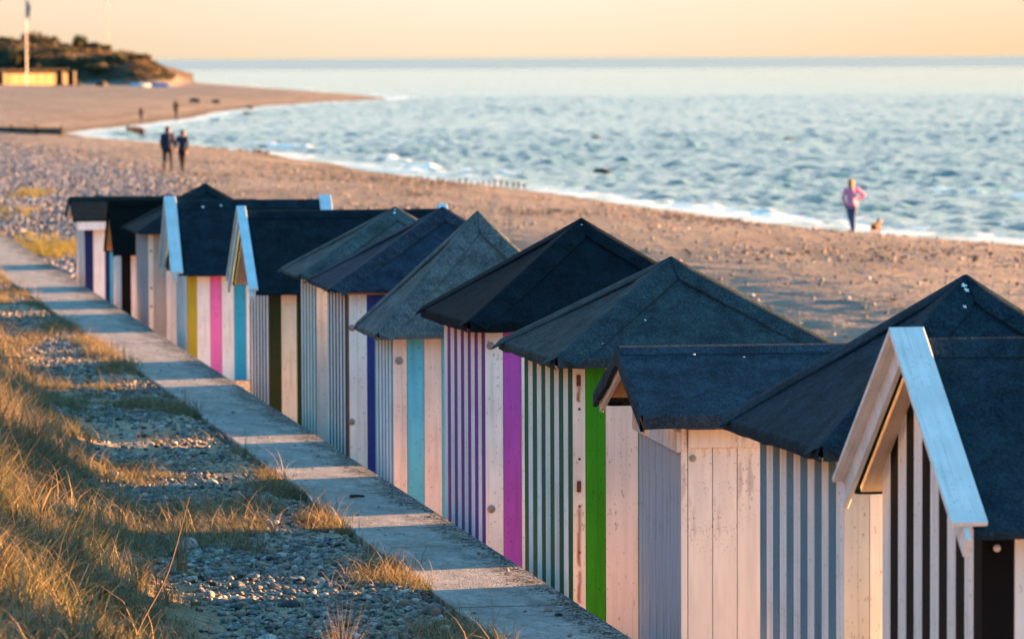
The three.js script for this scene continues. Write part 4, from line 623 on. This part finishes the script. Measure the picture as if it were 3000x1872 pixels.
  { const us = [], vs = []; for (let i = 0; i <= 14; i++) us.push(i / 14); for (let j = 0; j <= 20; j++) vs.push(j / 20); const fg = gridMesh(us, vs, (u, v) => { const drop = u * 1.2; return [.09 + u * .55 * (1 - .25 * v) + .05 * Math.sin(u * 9 + v * 3), 12.5 - v * 2.3 - drop, .12 * Math.sin(u * 14 + v * 2) * (.3 + u)]; }, () => [1, 1, 1]); mesh('flag', fg, new THREE.MeshStandardMaterial({ name: 'flag cloth', color: new THREE.Color().setRGB(.012, .022, .09), roughness: .9, side: THREE.DoubleSide }), fp); }
  fp.position.set(fx, groundY(fx, -fd) - .1, -fd); top('flagpole', fp, 'white flagpole with limp navy flag behind the seawall', 'flagpole');
  const mast = new THREE.Group(), mx = -84.2, md = 905; for (const [ox, oz] of [[-.22, -.15], [.22, -.15], [0, .25]]) { const m = mesh('mast_leg', new THREE.CylinderGeometry(.05, .05, 30, 6), paint('#e0b9a8'), mast); m.position.set(ox, 15, oz); } for (let i = 0; i < 22; i++) { const m = mesh('brace', chBox(.62, .05, .05, .01), paint('#e0b9a8'), mast); m.position.set(0, .8 + i * 1.33, -.15); m.rotation.z = i % 2 ? .9 : -.9; }
  mast.position.set(mx, groundY(mx, -md) - .2, -md); top('radio_mast', mast, 'thin pinkish lattice mast rising behind the headland', 'mast');
  // upturned boats
  const hull = () => { const us = [], vs = []; for (let i = 0; i <= 16; i++) us.push(i / 16); for (let j = 0; j <= 10; j++) vs.push(j / 10); return gridMesh(us, vs, (u, v) => { const b = Math.pow(Math.sin(Math.PI * clamp(u * .93 + .05)), .6), a = Math.PI * v; return [(u - .5) * 3.2, Math.sin(a) * .55 * (.55 + .45 * b), Math.cos(a) * .72 * b]; }, () => [1, 1, 1]); };
  [[-55.3, 645, '#b9bdbf', .25, 'white upturned dinghy on the beach below the headland'], [-52.6, 650, '#7d93b4', -.1, 'pale blue upturned dinghy beside the white one']].forEach(([x, d, c, t, label]) => { const bo = new THREE.Group(); mesh('hull', hull(), paint(c), bo); const k = mesh('keel', chBox(2.6, .08, .05, .01), paint('#b07a4a'), bo); k.position.y = .57; bo.position.set(x, groundY(x, -d) + .02, -d); bo.rotation.y = t; top('dinghy', bo, label, 'boat'); });
  // bushes along the headland
  const leaf = (seed, n, rx, ry, tone) => { const Q = rng(seed), pos = [], col = [], lobes = []; for (let i = 0; i < 9; i++) lobes.push([(Q() - .5) * 1.5, .35 + Q() * .6, (Q() - .5) * 1.5, .3 + Q() * .35]);
    for (let i = 0; i < n; i++) { const l = lobes[i % 9], a = Q() * 6.28, c = Q() * 2 - 1, s = Math.sqrt(1 - c * c), r = l[3] * (.6 + .45 * Q()), x = (l[0] + Math.cos(a) * s * r) * rx, y = Math.max(.05, l[1] + c * r) * ry, z = (l[2] + Math.sin(a) * s * r) * rx, sz = .10 + Q() * .16, u = [Q() - .5, Q() - .5, Q() - .5], v = [Q() - .5, Q() - .5, Q() - .5]; const p = (m, n2) => [x + (u[0] * m + v[0] * n2) * sz * 2, y + (u[1] * m + v[1] * n2) * sz * 2, z + (u[2] * m + v[2] * n2) * sz * 2]; pos.push(...p(-1, -.5), ...p(1, -.5), ...p(0, 1)); const k = .6 + Q() * .8; for (let m = 0; m < 3; m++) col.push(tone[0] * k, tone[1] * k, tone[2] * k); }
    const g2 = fromTris(pos); g2.setAttribute('color', new THREE.Float32BufferAttribute(col, 3)); return g2; };
  const leafMat = new THREE.MeshStandardMaterial({ name: 'shrub leaves', vertexColors: true, side: THREE.DoubleSide, roughness: .9 });
  const spots = [[8, 95, 34, 1.3], [38, 92, 28, 1.2], [84, 72, 34, 2.0], [112, 86, 28, 1.5], [145, 101, 26, 1.1], [192, 89, 20, 1.4], [222, 100, 22, 1.0], [247, 106, 20, .9], [55, 108, 34, 1.2], [100, 112, 30, 1.1], [150, 125, 34, .9], [205, 135, 34, .9], [20, 120, 30, 1.2], [285, 127, 26, .6], [330, 132, 28, .5], [240, 150, 36, .8], [170, 145, 34, .8]];
  spots.forEach(([u, v, wpx, h], i) => { const d = 700 + (i > 7 ? -18 : 22) + (i % 3) * 5, x = (u - 1211) * d / 10240, y = groundY(x, -d), yt = EYE - (v - 140) * d / 10240, hh = Math.max(1.0, Math.min(2.4, yt - y)), rx = wpx * d / 10240 * .95, b = new THREE.Group(); mesh('crown', leaf(700 + i, 2600, rx, hh * .85, i % 4 === 2 ? [.085, .06, .028] : i % 3 ? [.045, .05, .018] : [.07, .06, .024]), leafMat, b); const tr = mesh('trunk', tube([new THREE.Vector3(0, -.3, 0), new THREE.Vector3(.1, hh * .4, 0), new THREE.Vector3(-.05, hh * .75, 0)], .09, .04, 6, 6), M.bark, b); b.position.set(x, y - .1, -d); b.rotation.y = i; 
    top('bush', b, i < 8 ? 'windswept bush on the skyline of the headland' : 'low dark bush on the slope of the headland', 'bush', i < 8 ? 'bushes on the headland skyline' : 'bushes on the headland slope'); });
}
{ const R = rng(88), L = [], geos = [0, 1].map(k => { const Q = rng(820 + k), pos = [], col = []; for (let i = 0; i < 70; i++) { const a = Q() * 6.28, r = Math.sqrt(Q()) * .9, x = Math.cos(a) * r, z = Math.sin(a) * r, y = Q() * .5 * (1.2 - r), p = () => [x + (Q() - .5) * .34, y + (Q() - .3) * .3, z + (Q() - .5) * .34]; pos.push(...p(), ...p(), ...p()); const t = .6 + Q() * .8; for (let m = 0; m < 3; m++) col.push(t, t, t); } const g = fromTris(pos); g.setAttribute('color', new THREE.Float32BufferAttribute(col, 3)); return g; });
  for (let n = 0; n < 14000 && L.length < 2600; n++) { const d = 615 + R() * 190, x = (-1260 + R() * 560) * d / 10240, y = groundY(x, -d); if (y < 2.0 + R() * .8 || R() > .35 + sstep(.4, .6, fbm(x * .2, d * .06, 130, 3))) continue; const s = .6 + R() * R() * 1.4, gr = fbm(x * .15, d * .05, 131, 2) + (R() - .5) * .2, c = new THREE.Color(); if (gr > .56) c.setRGB(.022, .03, .011); else c.setRGB(.10, .066, .03); L.push({ k: n % 2, p: new THREE.Vector3(x, y - .05, -d), q: new THREE.Quaternion().setFromEuler(E3(0, R() * 6.28, 0)), s: new THREE.Vector3(s, s * (.7 + R() * .5), s), c }); }
  scatter('heath', geos, new THREE.MeshStandardMaterial({ name: 'heath leaves', vertexColors: true, side: THREE.DoubleSide, roughness: .95 }), L, 'low brown and green heath covering the headland'); }
console.log('far shore');

renderer.setSize(1024, 638);
renderer.render(scene, camera);
